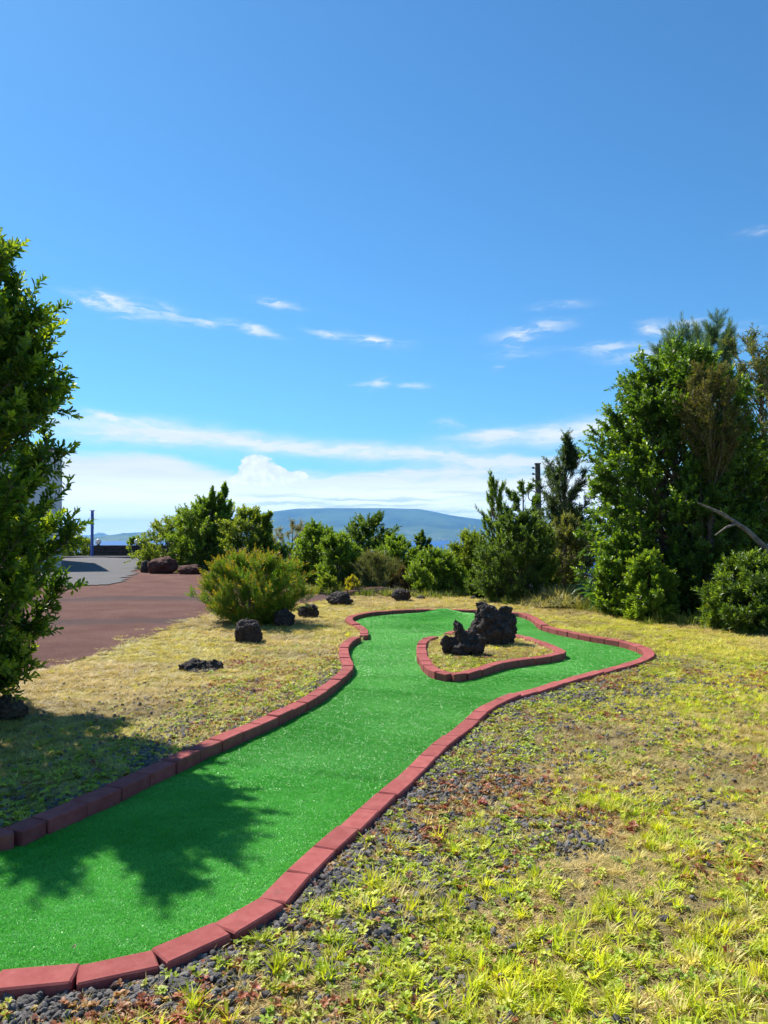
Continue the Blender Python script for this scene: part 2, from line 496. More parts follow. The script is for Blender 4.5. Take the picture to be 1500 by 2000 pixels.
def island(name, label, sil, d_ridge, d_coast, seed, mat, nx=260, ny=60):
    """sil: skyline in photograph pixels, ridge and coast distances in metres"""
    sx = np.array([s[0] for s in sil], float); sy = np.array([s[1] for s in sil], float)
    pxs = np.linspace(sx[0], sx[-1], nx); top = np.interp(pxs, sx, sy)
    k = np.ones(5) / 5; top[2:-2] = np.convolve(top, k, 'same')[2:-2]
    vs = np.concatenate([np.linspace(0, 1, ny), 1 + np.linspace(0.02, 1, 14)])
    Vv = []
    for j, v in enumerate(vs):
        d = d_coast + (d_ridge - d_coast) * v
        for i, p in enumerate(pxs):
            zr = EYE + (HOR - top[i]) / F * d_ridge
            x = (p - 750) / F * d_ridge                       # straight rows: a real hill, not a fan
            H = zr + 100
            if v <= 1: f = v ** 1.25
            else: f = max(0.0, 1 - (v - 1) * 1.15)
            Vv.append((x, d, f * H))
    Vv = np.array(Vv)
    n = fbm(Vv[:, 0] / 900 + seed, Vv[:, 1] / 1600, seed, 6) - 0.5
    rid = np.abs(fbm(Vv[:, 0] / 420 + seed, Vv[:, 1] / 2600, seed + 5, 5) - 0.5)
    vv = np.repeat(vs, nx)
    fr = np.clip(np.minimum(vv * 4, np.abs(1 - vv) * 2.2 + 0.05), 0, 1)
    Vv[:, 2] = np.where(vv == 0, -3, Vv[:, 2] + fr * (n * 150 - rid * 110) + 2) - 100
    Vv[:, 2] = np.maximum(Vv[:, 2], -103.5)
    nn = len(vs); ix = np.arange(nn * nx).reshape(nn, nx)
    q = np.stack([ix[:-1, :-1], ix[:-1, 1:], ix[1:, 1:], ix[1:, :-1]], -1).reshape(-1, 4)
    o = obj_np(name, Vv, q, mat, smooth=True)
    return tag(o, label, kind='structure')


m, t = mat_new('mountain_vegetation')
oc = t.n('ShaderNodeTexCoord').outputs['Object']
n1 = t.noise(t.n('ShaderNodeMapping', {'Vector': oc, 'Scale': (1 / 700, 1 / 1500, 1 / 200)}).outputs[0], 1.0, 8, 0.65)
vo = t.n('ShaderNodeTexVoronoi', {'Scale': 1.0, 'Vector': t.n('ShaderNodeMapping', {'Vector': oc, 'Scale': (1 / 190, 1 / 500, 1 / 60)}).outputs[0]})
zz = t.n('ShaderNodeSeparateXYZ', {0: oc}).outputs[2]
fields = t.mix(t.n('ShaderNodeSeparateColor', {0: vo.outputs['Color']}).outputs[0], (0.03, 0.07, 0.02), (0.17, 0.20, 0.07))
c = t.mix(t.step(n1, 0.38, 0.62), (0.015, 0.035, 0.012), (0.07, 0.11, 0.035))
c = t.mix(t.m('MULTIPLY', t.step(zz, 130, -40), 0.75), c, fields)
bsdf_out(t, c, 0.95, 0.1)
M_MTN = m
mtn = island('distant_volcanic_island', 'broad flat-topped island mountain across the channel',
             [(250, 1052), (330, 1040), (400, 1027), (450, 1014), (505, 1003), (545, 998), (580, 993.5), (640, 992.5), (760, 992.5), (818, 994),
              (850, 1000), (890, 1008), (940, 1015), (1010, 1023), (1100, 1033), (1200, 1042), (1300, 1052)], 14000, 8900, 4, M_MTN)
head = island('distant_headland', 'low faraway headland with a cliff at its left end',
              [(176, 1049.5), (183, 1049), (187, 1040), (203, 1040.5), (212, 1046), (235, 1045), (265, 1042), (300, 1037), (340, 1034), (420, 1036), (520, 1040)],
              17500, 16200, 11, M_MTN, 140, 30)

m, t = mat_new('haze_air')
pv = t.n('ShaderNodeVolumePrincipled', {'Color': (0.20, 0.53, 1.0, 1), 'Density': 0.58e-4, 'Anisotropy': 0.15})
t.n('ShaderNodeOutputMaterial', {'Volume': pv.outputs[0]})
HAZE = m
bm = box_bm(2 * SX + 2000, 2 * SX + 2000, 500 + 105.5, (0, 0, (500 - 105.5) / 2))
tag(obj_bm('haze', bm, HAZE), 'pale bluish haze over the channel', kind='stuff')

# village on the far shore: a mass of specks
bm = bmesh.new()
m_house = simple('far_house_render', (0.55, 0.5, 0.46), (0.8, 0.77, 0.72), 0.01, 0.9, 0.1, 0, 0.1)
for i in range(420):
    px = rnd.choice([rnd.gauss(790, 22), rnd.gauss(870, 35), rnd.uniform(690, 960), rnd.gauss(730, 20)])
    v = abs(rnd.gauss(0, 0.10)) + 0.012
    d = 8900 + 5100 * v; x = (px - 750) / F * 14000 * 0.66 * 1.0
    x = (px - 750) / F * d
    # height of the slope there
    hit = None
    wdt = rnd.uniform(12, 30)
    bmesh.ops.create_cube(bm, size=1.0, matrix=Matrix.Translation((x, d, -1000)) @ Matrix.Diagonal((wdt, 14, 9, 1)))
from mathutils.bvhtree import BVHTree
bv = BVHTree.FromPolygons([v.co for v in mtn.data.vertices], [tuple(p.vertices) for p in mtn.data.polygons])
bm.verts.ensure_lookup_table()
for i in range(0, len(bm.verts), 8):
    vs = bm.verts[i:i + 8]; cx = sum(v.co.x for v in vs) / 8; cy = sum(v.co.y for v in vs) / 8
    h = bv.ray_cast(Vector((cx, cy, 2000)), Vector((0, 0, -1)))
    z = h[0].z if h[0] else -100
    for v in vs: v.co.z += 1000 + z + 2
tag(obj_bm('far_village', bm, m_house), 'specks of pale houses along the far shore', 'village', kind='stuff')

# two boats on the channel
m_white = simple('white_paint', (0.75, 0.76, 0.78), (0.82, 0.82, 0.82), 2, 0.5, 0.4, 0.05, 0.001)


def boat(px, d, L, label):
    x = (px - 750) / F * d
    o = empty('boat', (x, d, -100), label, 'boat')
    bm = bmesh.new(); pr = [(-.5, .16), (-.2, .2), (.2, .19), (.42, .1), (.5, .0)]
    up = [bm.verts.new((a * L, s * b * L, .16 * L)) for s, pl in ((1, pr), (-1, pr[-2::-1])) for a, b in pl]
    dn = [bm.verts.new((v.co.x * .9, v.co.y * .7, -.02 * L)) for v in up]
    n = len(up); bm.faces.new(up); bm.faces.new(dn[::-1])
    for i in range(n): bm.faces.new((up[i], dn[i], dn[(i + 1) % n], up[(i + 1) % n]))
    bmesh.ops.recalc_face_normals(bm, faces=bm.faces)
    obj_bm('hull', bm, m_white, o)
    obj_bm('cabin', box_bm(.4 * L, .22 * L, .16 * L, (-.05 * L, 0, .24 * L), .01 * L), m_white, o)
    obj_bm('bridge', box_bm(.16 * L, .16 * L, .1 * L, (.02 * L, 0, .37 * L), .01 * L), m_white, o)


boat(866, 8400, 46, 'white ferry speck just off the far shore')
boat(867, 2950, 9, 'small white boat on the nearer water left of the rounded shrubs')

# ------------------------------------------------------------------ turf
def mound(x, y):
    cx, cy = G(866, 1207, 0.02)
    r = np.hypot((x - cx) / 1.0, (y - cy) / 1.0)
    return 0.125 * np.exp(-(r / 0.34) ** 1.6) + 0.02 * np.exp(-(r / 0.8) ** 2)


def turf_h(x, y):
    h = 0.012 + 0.005 * (fbm(x * 1.1, y * 1.6, 31, 3) - 0.5)
    # ridges where the strips of turf are joined
    for (a, b) in (((400, 1490), (765, 1532)), ((640, 1345), (960, 1372)), ((715, 1240), (850, 1236))):
        p = np.array(G(*a, 0)); q = np.array(G(*b, 0)); d = (q - p) / np.linalg.norm(q - p)
        s = (x - p[0]) * -d[1] + (y - p[1]) * d[0]
        h = h + 0.005 * (1 / (1 + np.exp(np.clip(-s / 0.012, -60, 60)))) * np.exp(-np.maximum(s, 0) / 0.5)
    p = np.array(G(700, 1232, 0)); h = h + 0.018 * sstep(y, p[1] - 0.05, p[1] + 0.55)
    return h + mound(x, y)


tx = np.arange(-2.7, 5.2, 0.035); ty = np.arange(2.2, 14.6, 0.035)
TX, TY = np.meshgrid(tx, ty)
tin = inside(lane_poly[::3], TX, TY) & ~inside(kerbI[::2], TX, TY)
ti = np.arange(TX.size).reshape(TX.shape)
keep = tin[:-1, :-1] | tin[1:, 1:] | tin[:-1, 1:] | tin[1:, :-1]
q = np.stack([ti[:-1, :-1], ti[:-1, 1:], ti[1:, 1:], ti[1:, :-1]], -1)[keep]
used, inv = np.unique(q, return_inverse=True); q = inv.reshape(-1, 4)
TV = np.stack([TX.ravel(), TY.ravel(), turf_h(TX.ravel(), TY.ravel())], 1)[used]
m, t = mat_new('artificial_turf_backing')
oc = t.n('ShaderNodeTexCoord').outputs['Object']
nf = t.noise(oc, 160, 4, 0.7); nm = t.noise(oc, 2.2, 4, 0.55)
c = t.mix(t.step(nf, .3, .7), (0.010, 0.13, 0.008), (0.04, 0.36, 0.03))
c = t.mix(t.m('MULTIPLY', nm, .5), c, (0.03, 0.24, 0.06))
bsdf_out(t, c, 0.6, 0.3, nf, 0.8, 0.006)
turf = obj_np('artificial_turf', TV, q, m, smooth=True)
tag(turf, 'bright green artificial turf of the minigolf lane with a small mound at its far end', 'minigolf turf')

# ------------------------------------------------------------------ kerb bricks
m, t = mat_new('painted_kerb_brick')
oc = t.n('ShaderNodeTexCoord').outputs['Object']; oi = t.n('ShaderNodeObjectInfo').outputs['Random']
sh = t.n('ShaderNodeVectorMath', {0: oc, 1: t.n('ShaderNodeCombineXYZ', {0: t.m('MULTIPLY', oi, 37.0), 1: oi, 2: 0.0}).outputs[0]}, operation='ADD').outputs[0]
n1 = t.noise(sh, 14, 6, 0.65); n2 = t.noise(sh, 260, 4, 0.7); n3 = t.noise(sh, 45, 4, 0.6)
c = t.mix(t.step(n1, .35, .7), (0.30, 0.072, 0.064), (0.37, 0.105, 0.092))
c = t.mix(t.m('MULTIPLY', t.step(n3, .62, .8), .45), c, (0.24, 0.09, 0.075))
c = t.mix(t.m('MULTIPLY', t.step(n3, .38, .25), .4), c, (0.46, 0.21, 0.18))
hv = t.n('ShaderNodeHueSaturation', {'Hue': 0.5, 'Saturation': 0.98, 'Color': c})
t.t.links.new(t.m('MULTIPLY_ADD', oi, .22, .88), hv.inputs['Value'])
n4 = t.noise(sh, 5, 5, .7)
dirt = t.mix(t.m('MULTIPLY', t.step(n4, .55, .72), .5), hv.outputs[0], (0.17, 0.10, 0.075))
bsdf_out(t, dirt, 0.88, 0.10, n2, 0.6, 0.003)
M_BRICK = m


def brick_mesh(k, L):
    bm = bmesh.new()
    bmesh.ops.create_cube(bm, size=1.0, matrix=Matrix.Diagonal((L, 0.118, 0.13, 1)))
    r = random.Random(k)
    for v in bm.verts:
        v.co += Vector((r.uniform(-.004, .004), r.uniform(-.003, .003), r.uniform(-.003, .003)))
    bmesh.ops.bevel(bm, geom=bm.edges[:], offset=0.006, segments=1, affect='EDGES')
    me = bpy.data.meshes.new('brick'); bm.to_mesh(me); bm.free(); me.materials.append(M_BRICK)
    return me


B_LONG = [brick_mesh(i, 0.246) for i in range(5)]
B_SHORT = [brick_mesh(i + 9, 0.150) for i in range(4)]


def lay(root, curve, gapbig=0.0, flat=0.0):
    seg = np.linalg.norm(np.diff(curve, axis=0), axis=1); s = np.concatenate([[0], np.cumsum(seg)]); L = s[-1]
    at = lambda q: np.array([np.interp(q, s, curve[:, 0]), np.interp(q, s, curve[:, 1])])
    ox, oy = root.location.x, root.location.y
    p = 0.0
    while p < L - 0.1:
        d0 = at(min(p + 0.03, L)) - at(p); d1 = at(min(p + .27, L)) - at(min(p + 0.24, L))
        a0 = math.atan2(d0[1], d0[0]); a1 = math.atan2(d1[1], d1[0]) if np.linalg.norm(d1) > 1e-6 else a0
        dd = abs((a1 - a0 + math.pi) % (2 * math.pi) - math.pi)
        short = dd > 0.42 or p + 0.25 > L
        bl = 0.154 if short else 0.252
        a, b = at(p), at(min(p + bl, L))
        c = (a + b) / 2; ang = math.atan2(b[1] - a[1], b[0] - a[0])
        o = bpy.data.objects.new('brick', rnd.choice(B_SHORT if short else B_LONG))
        o.location = (c[0] - ox + rnd.gauss(0, .0025), c[1] - oy + rnd.gauss(0, .0025), KH - 0.065 + rnd.gauss(0, .0022))
        if c[1] > G(700, 1232, 0)[1]: o.location.z += 0.012
        o.rotation_euler = (rnd.gauss(0, .010), rnd.gauss(0, .008), ang + rnd.gauss(0, .012))
        link(o, root)
        p += bl + abs(rnd.gauss(0, .002)) + 0.001


kerb = empty('brick_kerb', (0.5, 6, 0), 'long red painted brick kerb bordering the green minigolf lane all round', 'kerb')
lay(kerb, kerbA); lay(kerb, kerbB)
kerb2 = empty('brick_kerb', (1.0, 9, 0), 'smaller loop of red bricks around the grass island with two lava rocks', 'kerb')
lay(kerb2, kerbI)

# ------------------------------------------------------------------ driveway, paved forecourt
def sheet(name, poly_px, z, mat, label, res=0.12, jit=0.12, seed=1):
    poly = spline([G(a, b, 0) for a, b in poly_px], True, 0.3)
    x0, y0 = poly.min(0); x1, y1 = poly.max(0)
    xs = np.arange(x0 - .3, x1 + .3, res); ys = np.arange(y0 - .3, y1 + .3, res)
    XX, YY = np.meshgrid(xs, ys)
    jx = (fbm(XX * 1.5, YY * 1.5, seed) - .5) * jit * 4; jy = (fbm(XX * 1.5, YY * 1.5, seed + 3) - .5) * jit * 4
    jx += (fbm(XX * 7, YY * 7, seed) - .5) * jit; jy += (fbm(XX * 7, YY * 7, seed + 3) - .5) * jit
    inn = inside(poly, XX + jx, YY + jy)
    id_ = np.arange(XX.size).reshape(XX.shape)
    kp = inn[:-1, :-1] & inn[1:, 1:]
    qq = np.stack([id_[:-1, :-1], id_[:-1, 1:], id_[1:, 1:], id_[1:, :-1]], -1)[kp]
    u, iv = np.unique(qq, return_inverse=True); qq = iv.reshape(-1, 4)
    V = np.stack([XX.ravel(), YY.ravel(), base_h(XX.ravel(), YY.ravel()) + z], 1)[u]
    o = obj_np(name, V, qq, mat, smooth=True)
    return tag(o, label, kind='structure'), poly


m, t = mat_new('red_volcanic_cinder')
oc = t.n('ShaderNodeTexCoord').outputs['Object']
sp = t.n('ShaderNodeSeparateXYZ', {0: oc})
nf = t.noise(oc, 38, 6, 0.75); nm = t.noise(oc, 1.1, 5, 0.6); ng = t.noise(oc, 9, 5, .65)
c = t.mix(t.step(nm, .3, .7), (0.155, 0.074, 0.058), (0.215, 0.113, 0.086))
c = t.mix(t.m('MULTIPLY', t.step(nf, .45, .62), .55), c, (0.07, 0.038, 0.034))
c = t.mix(t.m('MULTIPLY', t.step(nf, .42, .30), .45), c, (0.24, 0.15, 0.12))
# darker wheel tracks running across
for (pyr, wd) in ((1218, 0.9), (1172, 1.5)):
    yc = G(300, pyr, 0)[1]
    d = t.m('ABSOLUTE', t.m('SUBTRACT', t.m('ADD', sp.outputs[1], t.m('ADD', t.m('MULTIPLY', nm, 1.4), t.m('MULTIPLY', sp.outputs[0], -0.16))), yc + 1.2))
    k = t.m('MULTIPLY', t.step(t.m('ADD', d, t.m('MULTIPLY', ng, .5)), wd, .25), .62)
    c = t.mix(k, c, (0.075, 0.062, 0.062))
bsdf_out(t, c, 0.95, 0.1, nf, 1.0, 0.04)
_, drive_poly = sheet('driveway', drive_px, 0.004, m, 'reddish volcanic cinder driveway')
m, t = mat_new('grey_gravel_forecourt')
oc = t.n('ShaderNodeTexCoord').outputs['Object']
nf = t.noise(oc, 30, 6, 0.75); nm = t.noise(oc, .6, 5, 0.6)
c = t.mix(t.step(nf, .3, .7), (0.09, 0.088, 0.088), (0.18, 0.176, 0.174))
c = t.mix(t.m('MULTIPLY', t.step(nm, .45, .65), .3), c, (0.2, 0.15, 0.13))
bsdf_out(t, c, 0.95, 0.1, nf, 0.8, 0.015)
_, pave_poly = sheet('forecourt', pave_px,
                    0.024, m, 'pale grey gravel forecourt beside the driveway', 0.2, 0.15, 5)

# ------------------------------------------------------------------ building, wall, lamps, post
m_render = simple('off_white_wall_render', (0.70, 0.69, 0.66), (0.78, 0.76, 0.72), 1.2, 0.9, 0.2, 0.3, 0.01, bscale=40)
m_grey = simple('grey_roof_trim', (0.10, 0.10, 0.11), (0.16, 0.16, 0.17), 3, 0.8, 0.2, 0.2, 0.01)
m_glass, t = mat_new('dark_window_glass'); bsdf_out(t, (0.02, 0.03, 0.035), 0.08, 0.6)
m_frame = simple('window_frame_paint', (0.10, 0.18, 0.36), (0.13, 0.21, 0.40), 5, 0.5, 0.4, 0.05, 0.002)
bx, by = P(120, 1080, 31.0).x, 31.0
bh = P(120, 880, 31.0).z
bld = empty('white_building', (bx, by, 0), 'pale flat-roofed building half hidden behind the tree at the left edge', 'building', rz=R(24))
obj_bm('wall', box_bm(10, 9, bh + 0.4, (-5, 4.5, (bh - .4) / 2), .01), m_render, bld)
obj_bm('roof', box_bm(10.16, 9.16, 0.09, (-5, 4.5, bh + 0.046)), m_grey, bld)
for (wx, wz, ww, wh) in ((-8.2, 1.5, 1.6, 1.2), (-4.8, 1.5, 1.6, 1.2)):
    fr = obj_bm('window', box_bm(ww, 0.08, wh, (wx, -0.035, wz), .008), m_frame, bld)
    for s in (-1, 1):
        obj_bm('pane', box_bm(ww / 2 - .1, .02, wh - .14, (wx + s * (ww / 4 - .01), -0.083, wz)), m_glass, fr)
dr = obj_bm('door', box_bm(1.0, 0.08, 2.1, (-2.2, -0.035, 1.05), .01), m_frame, bld)
obj_bm('handle', box_bm(.12, .05, .03, (-1.82, -.098, 1.05), .008), m_grey, dr)

m_stone = simple('black_lava_wall_stone', (0.028, 0.026, 0.027), (0.075, 0.068, 0.066), 6, 0.95, 0.15, 0.8, 0.03)
m_cap = simple('dark_concrete_coping', (0.035, 0.036, 0.042), (0.06, 0.06, 0.066), 3, 0.9, 0.2, 0.2, 0.01)
wy = 46.0
wx0, wx1 = P(178, 1080, wy).x, P(330, 1080, wy).x
wtop = P(200, 1065, wy).z
wall = empty('lava_stone_wall', ((wx0 + wx1) / 2, wy, 0), 'low dark lava stone wall with flat coping at the end of the forecourt', 'wall')
wl = wx1 - wx0
obj_bm('core', box_bm(wl, .34, wtop - .06, (0, 0, (wtop - .10) / 2)), m_stone, wall)
obj_bm('coping', box_bm(wl + .1, .52, .08, (0, 0, wtop - .04), .012), m_cap, wall)
smesh = []
for k in range(6):
    bm = box_bm(1, 1, 1, (0, 0, 0), .18, 1)
    for v in bm.verts: v.co += Vector((rnd.uniform(-.06, .06), rnd.uniform(-.06, .06), rnd.uniform(-.06, .06)))
    me = bpy.data.meshes.new('stone'); bm.to_mesh(me); bm.free(); me.materials.append(m_stone); smesh.append(me)
z = -.02
while z < wtop - .16:
    hh = min(rnd.uniform(.13, .19), wtop - .08 - z); x = -wl / 2
    while x < wl / 2 - .1:
        ww = min(rnd.uniform(.2, .42), wl / 2 - x)
        o = bpy.data.objects.new('stone', rnd.choice(smesh))
        o.location = (x + ww / 2, -.19, z + hh / 2); o.scale = (ww * .97, rnd.uniform(.1, .15), hh * .95)
        link(o, wall); x += ww
    z += hh
m_globe, t = mat_new('white_glass_globe'); bsdf_out(t, (0.72, 0.70, 0.66), 0.18, 0.6, transl=.2, tcol=(.7, .68, .62))
for i, (px, lab) in enumerate(((192, 'white globe lamp on the left end of the lava stone wall'), (268, 'white globe lamp on the wall beside the pale green shrubs'))):
    c = P(px, 1058, wy)
    L = empty('globe_lamp', (c.x, wy, wtop), lab, 'lamp', 'globe lamps on the low wall')
    bm = bmesh.new(); bmesh.ops.create_uvsphere(bm, u_segments=20, v_segments=14, radius=.175, matrix=Matrix.Translation((0, 0, .22)))
    obj_bm('globe', bm, m_globe, L, True)
    bm = bmesh.new(); bmesh.ops.create_cone(bm, cap_ends=True, segments=16, radius1=.10, radius2=.07, depth=.06, matrix=Matrix.Translation((0, 0, .03)))
    obj_bm('base', bm, m_cap, L)
m_blue = simple('blue_post_paint', (0.02, 0.07, 0.30), (0.03, 0.09, 0.36), 6, 0.45, 0.5, 0.05, 0.002)
c = P(180, 1040, 44.5)
post = empty('blue_post', (c.x, 44.5, 0), 'tall blue painted post at the left end of the lava wall', 'post')
V, Q = tubes([([(0, 0, 0), (0, 0, 2.75)], [.085, .085])], 12); obj_np('shaft', V, Q, m_blue, post, smooth=True)
obj_bm('foot_plate', box_bm(.3, .3, .03, (0, 0, .03), .005), m_blue, post)
obj_bm('cap', box_bm(.2, .2, .05, (0, 0, 2.77), .01), m_blue, post)
# dark low slab in front of the wall
a = G(128, 1092); b = G(258, 1092)
slab = obj_bm('stone_step', box_bm(abs(b[0] - a[0]), 2.2, .16, ((a[0] + b[0]) / 2, a[1] + .6, .06), .02), m_cap)
tag(slab, 'long low dark slab in front of the lava wall', 'step')

# power pole
m_pole = simple('weathered_pole_wood', (0.10, 0.075, 0.055), (0.17, 0.135, 0.10), 5, 0.9, 0.15, 0.5, 0.01)
m_cer, t = mat_new('insulator_porcelain'); bsdf_out(t, (0.25, 0.25, 0.26), 0.3, 0.5)
m_cable, t = mat_new('black_cable'); bsdf_out(t, (0.02, 0.02, 0.022), 0.5, 0.3)
pd = 36.0
pb = P(1055, 1100, pd); pt = P(1050, 907, pd)
gz = float(base_h(pb.x, pd))
pole = empty('utility_pole', (pb.x, pd, gz), 'weathered wooden utility pole rising behind the shrubs', 'utility pole')
dxp = pt.x - pb.x
V, Q = tubes([([(0, 0, 0), (dxp, 0, pt.z - gz)], [.17, .12])], 14); obj_np('shaft', V, Q, m_pole, pole, smooth=True)
obj_bm('pole_cap', box_bm(.27, .27, .05, (dxp, 0, pt.z - gz + .03), .01), m_cap, pole)
for k, py in enumerate((914, 938, 926, 948)):
    c = P(1043.5 if k % 2 == 0 or k == 1 else 1044, py, pd)
    V, Q = tubes([([(c.x - pb.x + .16, 0, c.z - gz), (c.x - pb.x, 0, c.z - gz), (c.x - pb.x - .03, 0, c.z - gz), (c.x - pb.x - .1, 0, c.z - gz + .03)], [.02, .03, .06, .04])], 8)
    obj_np('insulator', V, Q, m_cer, pole)
for cx, cy, rx, ry in ((1041, 968, 8, 10), (1059, 972, 6, 13)):
    c = P(cx, cy, pd); pts = []
    for k in range(22):
        an = 2 * math.pi * k / 21; pts.append((c.x - pb.x + rx / F * pd * math.cos(an), .18, c.z - gz + ry / F * pd * math.sin(an)))
    V, Q = tubes([(pts, [.022] * 22)], 6); obj_np('cable_loop', V, Q, m_cable, pole)
c0 = P(1062, 977, pd); c1 = P(1076, 969, pd); c2 = P(1130, 1000, 34); c3 = P(1500, 1010, 30)
pts = [Vector((p.x - pb.x, p.y - pd, p.z - gz)) for p in (c0, c1, c2, c3)]
V, Q = tubes([(pts, [.03, .03, .025, .02])], 5); obj_np('service_cable', V, Q, m_cable, pole)

# ------------------------------------------------------------------ rocks
def rock_mat(name, c1, c2, c3):
    m, t = mat_new(name)
    oc = t.n('ShaderNodeTexCoord').outputs['Object']
    n1 = t.noise(oc, 9, 8, .7); n2 = t.noise(oc, 42, 7, .75)
    vo = t.n('ShaderNodeTexVoronoi', {'Vector': oc, 'Scale': 55.0})
    c = t.mix(t.step(n1, .35, .65), c1, c2)
    nz = t.n('ShaderNodeSeparateXYZ', {0: t.n('ShaderNodeNewGeometry').outputs['Normal']}).outputs[2]
    lich = t.m('MULTIPLY', t.step(n2, .50, .62), t.step(nz, .15, .75))
    c = t.mix(t.m('MULTIPLY', lich, .75), c, c3)
    h = t.m('ADD', n2, t.m('MULTIPLY', vo.outputs[0], .5))
    bsdf_out(t, c, 0.9, 0.2, h, 1.0, 0.02)
    return m


M_LAVA = rock_mat('black_lava_rock', (0.028, 0.023, 0.021), (0.075, 0.057, 0.05), (0.21, 0.19, 0.165))
M_BROWN = rock_mat('brown_lava_rock', (0.05, 0.035, 0.025), (0.12, 0.085, 0.055), (0.22, 0.20, 0.14))
M_RED = rock_mat('reddish_rock', (0.07, 0.028, 0.02), (0.13, 0.055, 0.04), (0.18, 0.13, 0.11))


def rock(px, base_py, wpx, hpx, label, mat=M_LAVA, seed=1, rough=.28, depth=.8, sub=5, rot=0., shape=None, name='lava_rock', d=None, z0=None):
    x, y = G(px, base_py, 0 if z0 is None else z0)
    if d: p = P(px, base_py, d); x, y = p.x, p.y
    gz = float(ground_h(x, y)) if z0 is None else z0
    if d and z0 is None: gz = p.z
    w_ = wpx / F * y; h_ = hpx / F * y
    bm = bmesh.new(); bmesh.ops.create_icosphere(bm, subdivisions=sub, radius=1)
    off = Vector((seed * 7.13, seed * 3.7, seed * 1.9))
    for v in bm.verts:
        p = v.co.copy(); q = p * 1.1 + off
        f = 1 + rough * 1.5 * (mnoise.fractal(q, .9, 2.1, 5)) - rough * .45 * abs(mnoise.noise(q * 2.3)) + rough * .35 * mnoise.noise(q * 5) + rough * .25 * mnoise.fractal(q * 8, .8, 2, 3)
        cell = mnoise.cell(q * 1.6) * rough * .2
        p = p * (f + cell * .4)
        if shape: p = shape(p)
        v.co = Vector((p.x * w_ / 2, p.y * w_ / 2 * depth, (p.z * .62 + .38) * h_))
    x0 = min(v.co.x for v in bm.verts); x1 = max(v.co.x for v in bm.verts); zt = max(v.co.z for v in bm.verts)
    for v in bm.verts:
        v.co.x = (v.co.x - (x0 + x1) / 2) * w_ / (x1 - x0); v.co.z *= h_ / zt
        v.co.z = max(v.co.z, -.08)
    o = obj_bm(name, bm, mat, None, True)
    o.location = (x, y + w_ * depth * .35, gz); o.rotation_euler = (0, 0, rot)
    return tag(o, label, 'rock')


def sh_big(p):
    p = p.copy()
    # a lumpy block with a peak on the left and a shoulder on the right
    p.x = math.copysign(abs(p.x) ** .75, p.x); p.y = math.copysign(abs(p.y) ** .8, p.y)
    if p.z > .1: p.z *= 1 + .26 * math.exp(-((p.x + .28) / .34) ** 2)
    if p.z > .2 and p.x < -.5: p.z *= .72
    if p.z > .4: p.x *= .82
    return p


def sh_hook(p):
    p = p.copy()
    if p.z > 0: p.z *= .62 + .50 * math.exp(-((p.x + .12) / .30) ** 4) + .08 * math.sin(p.x * 7)
    if p.z > .30: p.x = -.12 + (p.x + .12) * .8 - .45 * (p.z - .30)
    return p


def lobed(px, base_py, wpx, hpx, label, lobes, seed, z0=.05, depth=.7, rough=.2):
    """a rock grown from several knobbly lobes, merged into one skin; lobes in units of its width and height"""
    x, y = G(px, base_py, z0); w_ = wpx / F * y; h_ = hpx / F * y
    bm = bmesh.new()
    for k, (cx, cz, rx, rz, tilt) in enumerate(lobes):
        res = bmesh.ops.create_icosphere(bm, subdivisions=4, radius=1); off = Vector((seed * 3.3 + k * 9, seed, k))
        for v in res['verts']:
            q = v.co * 1.2 + off; f = 1 + rough * 1.2 * mnoise.fractal(q, .9, 2.1, 5) + rough * .6 * mnoise.noise(q * 2.2)
            p = Vector((v.co.x * rx * f, v.co.y * max(rx, .16) * depth * 1.15 * f, v.co.z * rz * f)); p.x += tilt * p.z
            v.co = Vector(((cx + p.x) * w_, p.y * w_, (cz + p.z) * h_))
    o = obj_bm('lava_rock', bm, M_LAVA, None, True)
    rm = o.modifiers.new('skin', 'REMESH'); rm.mode = 'VOXEL'; rm.voxel_size = .011; rm.use_smooth_shade = True
    tx_ = bpy.data.textures.new('knobbly', 'CLOUDS'); tx_.noise_scale = .07; tx_.noise_depth = 4
    dm = o.modifiers.new('knobbly', 'DISPLACE'); dm.texture = tx_; dm.strength = .085; dm.mid_level = .55; dm.texture_coords = 'LOCAL'
    o.location = (x, y + w_ * .22, z0)
    return tag(o, label, 'rock')


lobed(966, 1262, 96, 84, 'large black lava boulder with a pointed top on the grass island',
      [(-.12, .40, .30, .50, -.12), (.20, .36, .26, .48, .06), (.10, .3, .38, .34, 0), (-.20, .80, .13, .20, -.2), (.24, .78, .15, .12, 0), (-.30, .30, .19, .30, 0)], 3, depth=.75, rough=.22)
lobed(907, 1283, 88, 68, 'twisted smaller lava rock with an upright horn, in front of the large boulder',
      [(-.34, .30, .16, .28, 0), (.20, .32, .28, .30, .1), (-.02, .20, .36, .2, 0), (-.02, .40, .20, .34, -.15), (-.06, .62, .12, .40, -.22), (.10, .48, .16, .26, .2), (.36, .28, .14, .24, 0), (-.24, .42, .13, .14, 0)], 9, depth=.7, rough=.30)
rock(482, 1264, 58, 48, 'round black rock at the foot of the orange-green bush, dry grass on top', seed=5, rough=.2)
rock(554, 1231, 44, 36, 'dark rock tucked under the right side of the orange-green bush', seed=6, rough=.22)
rock(601, 1212, 44, 27, 'low black rock right of the orange-green bush, third of the row', seed=7, rough=.2)
rock(662, 1188, 56, 27, 'long slanting dark rock at the edge of the cinder drive', seed=8, rough=.24)
rock(784, 1180, 40, 25, 'greyish lava rock behind the far kerb, below the olive scrub', seed=12, rough=.28)
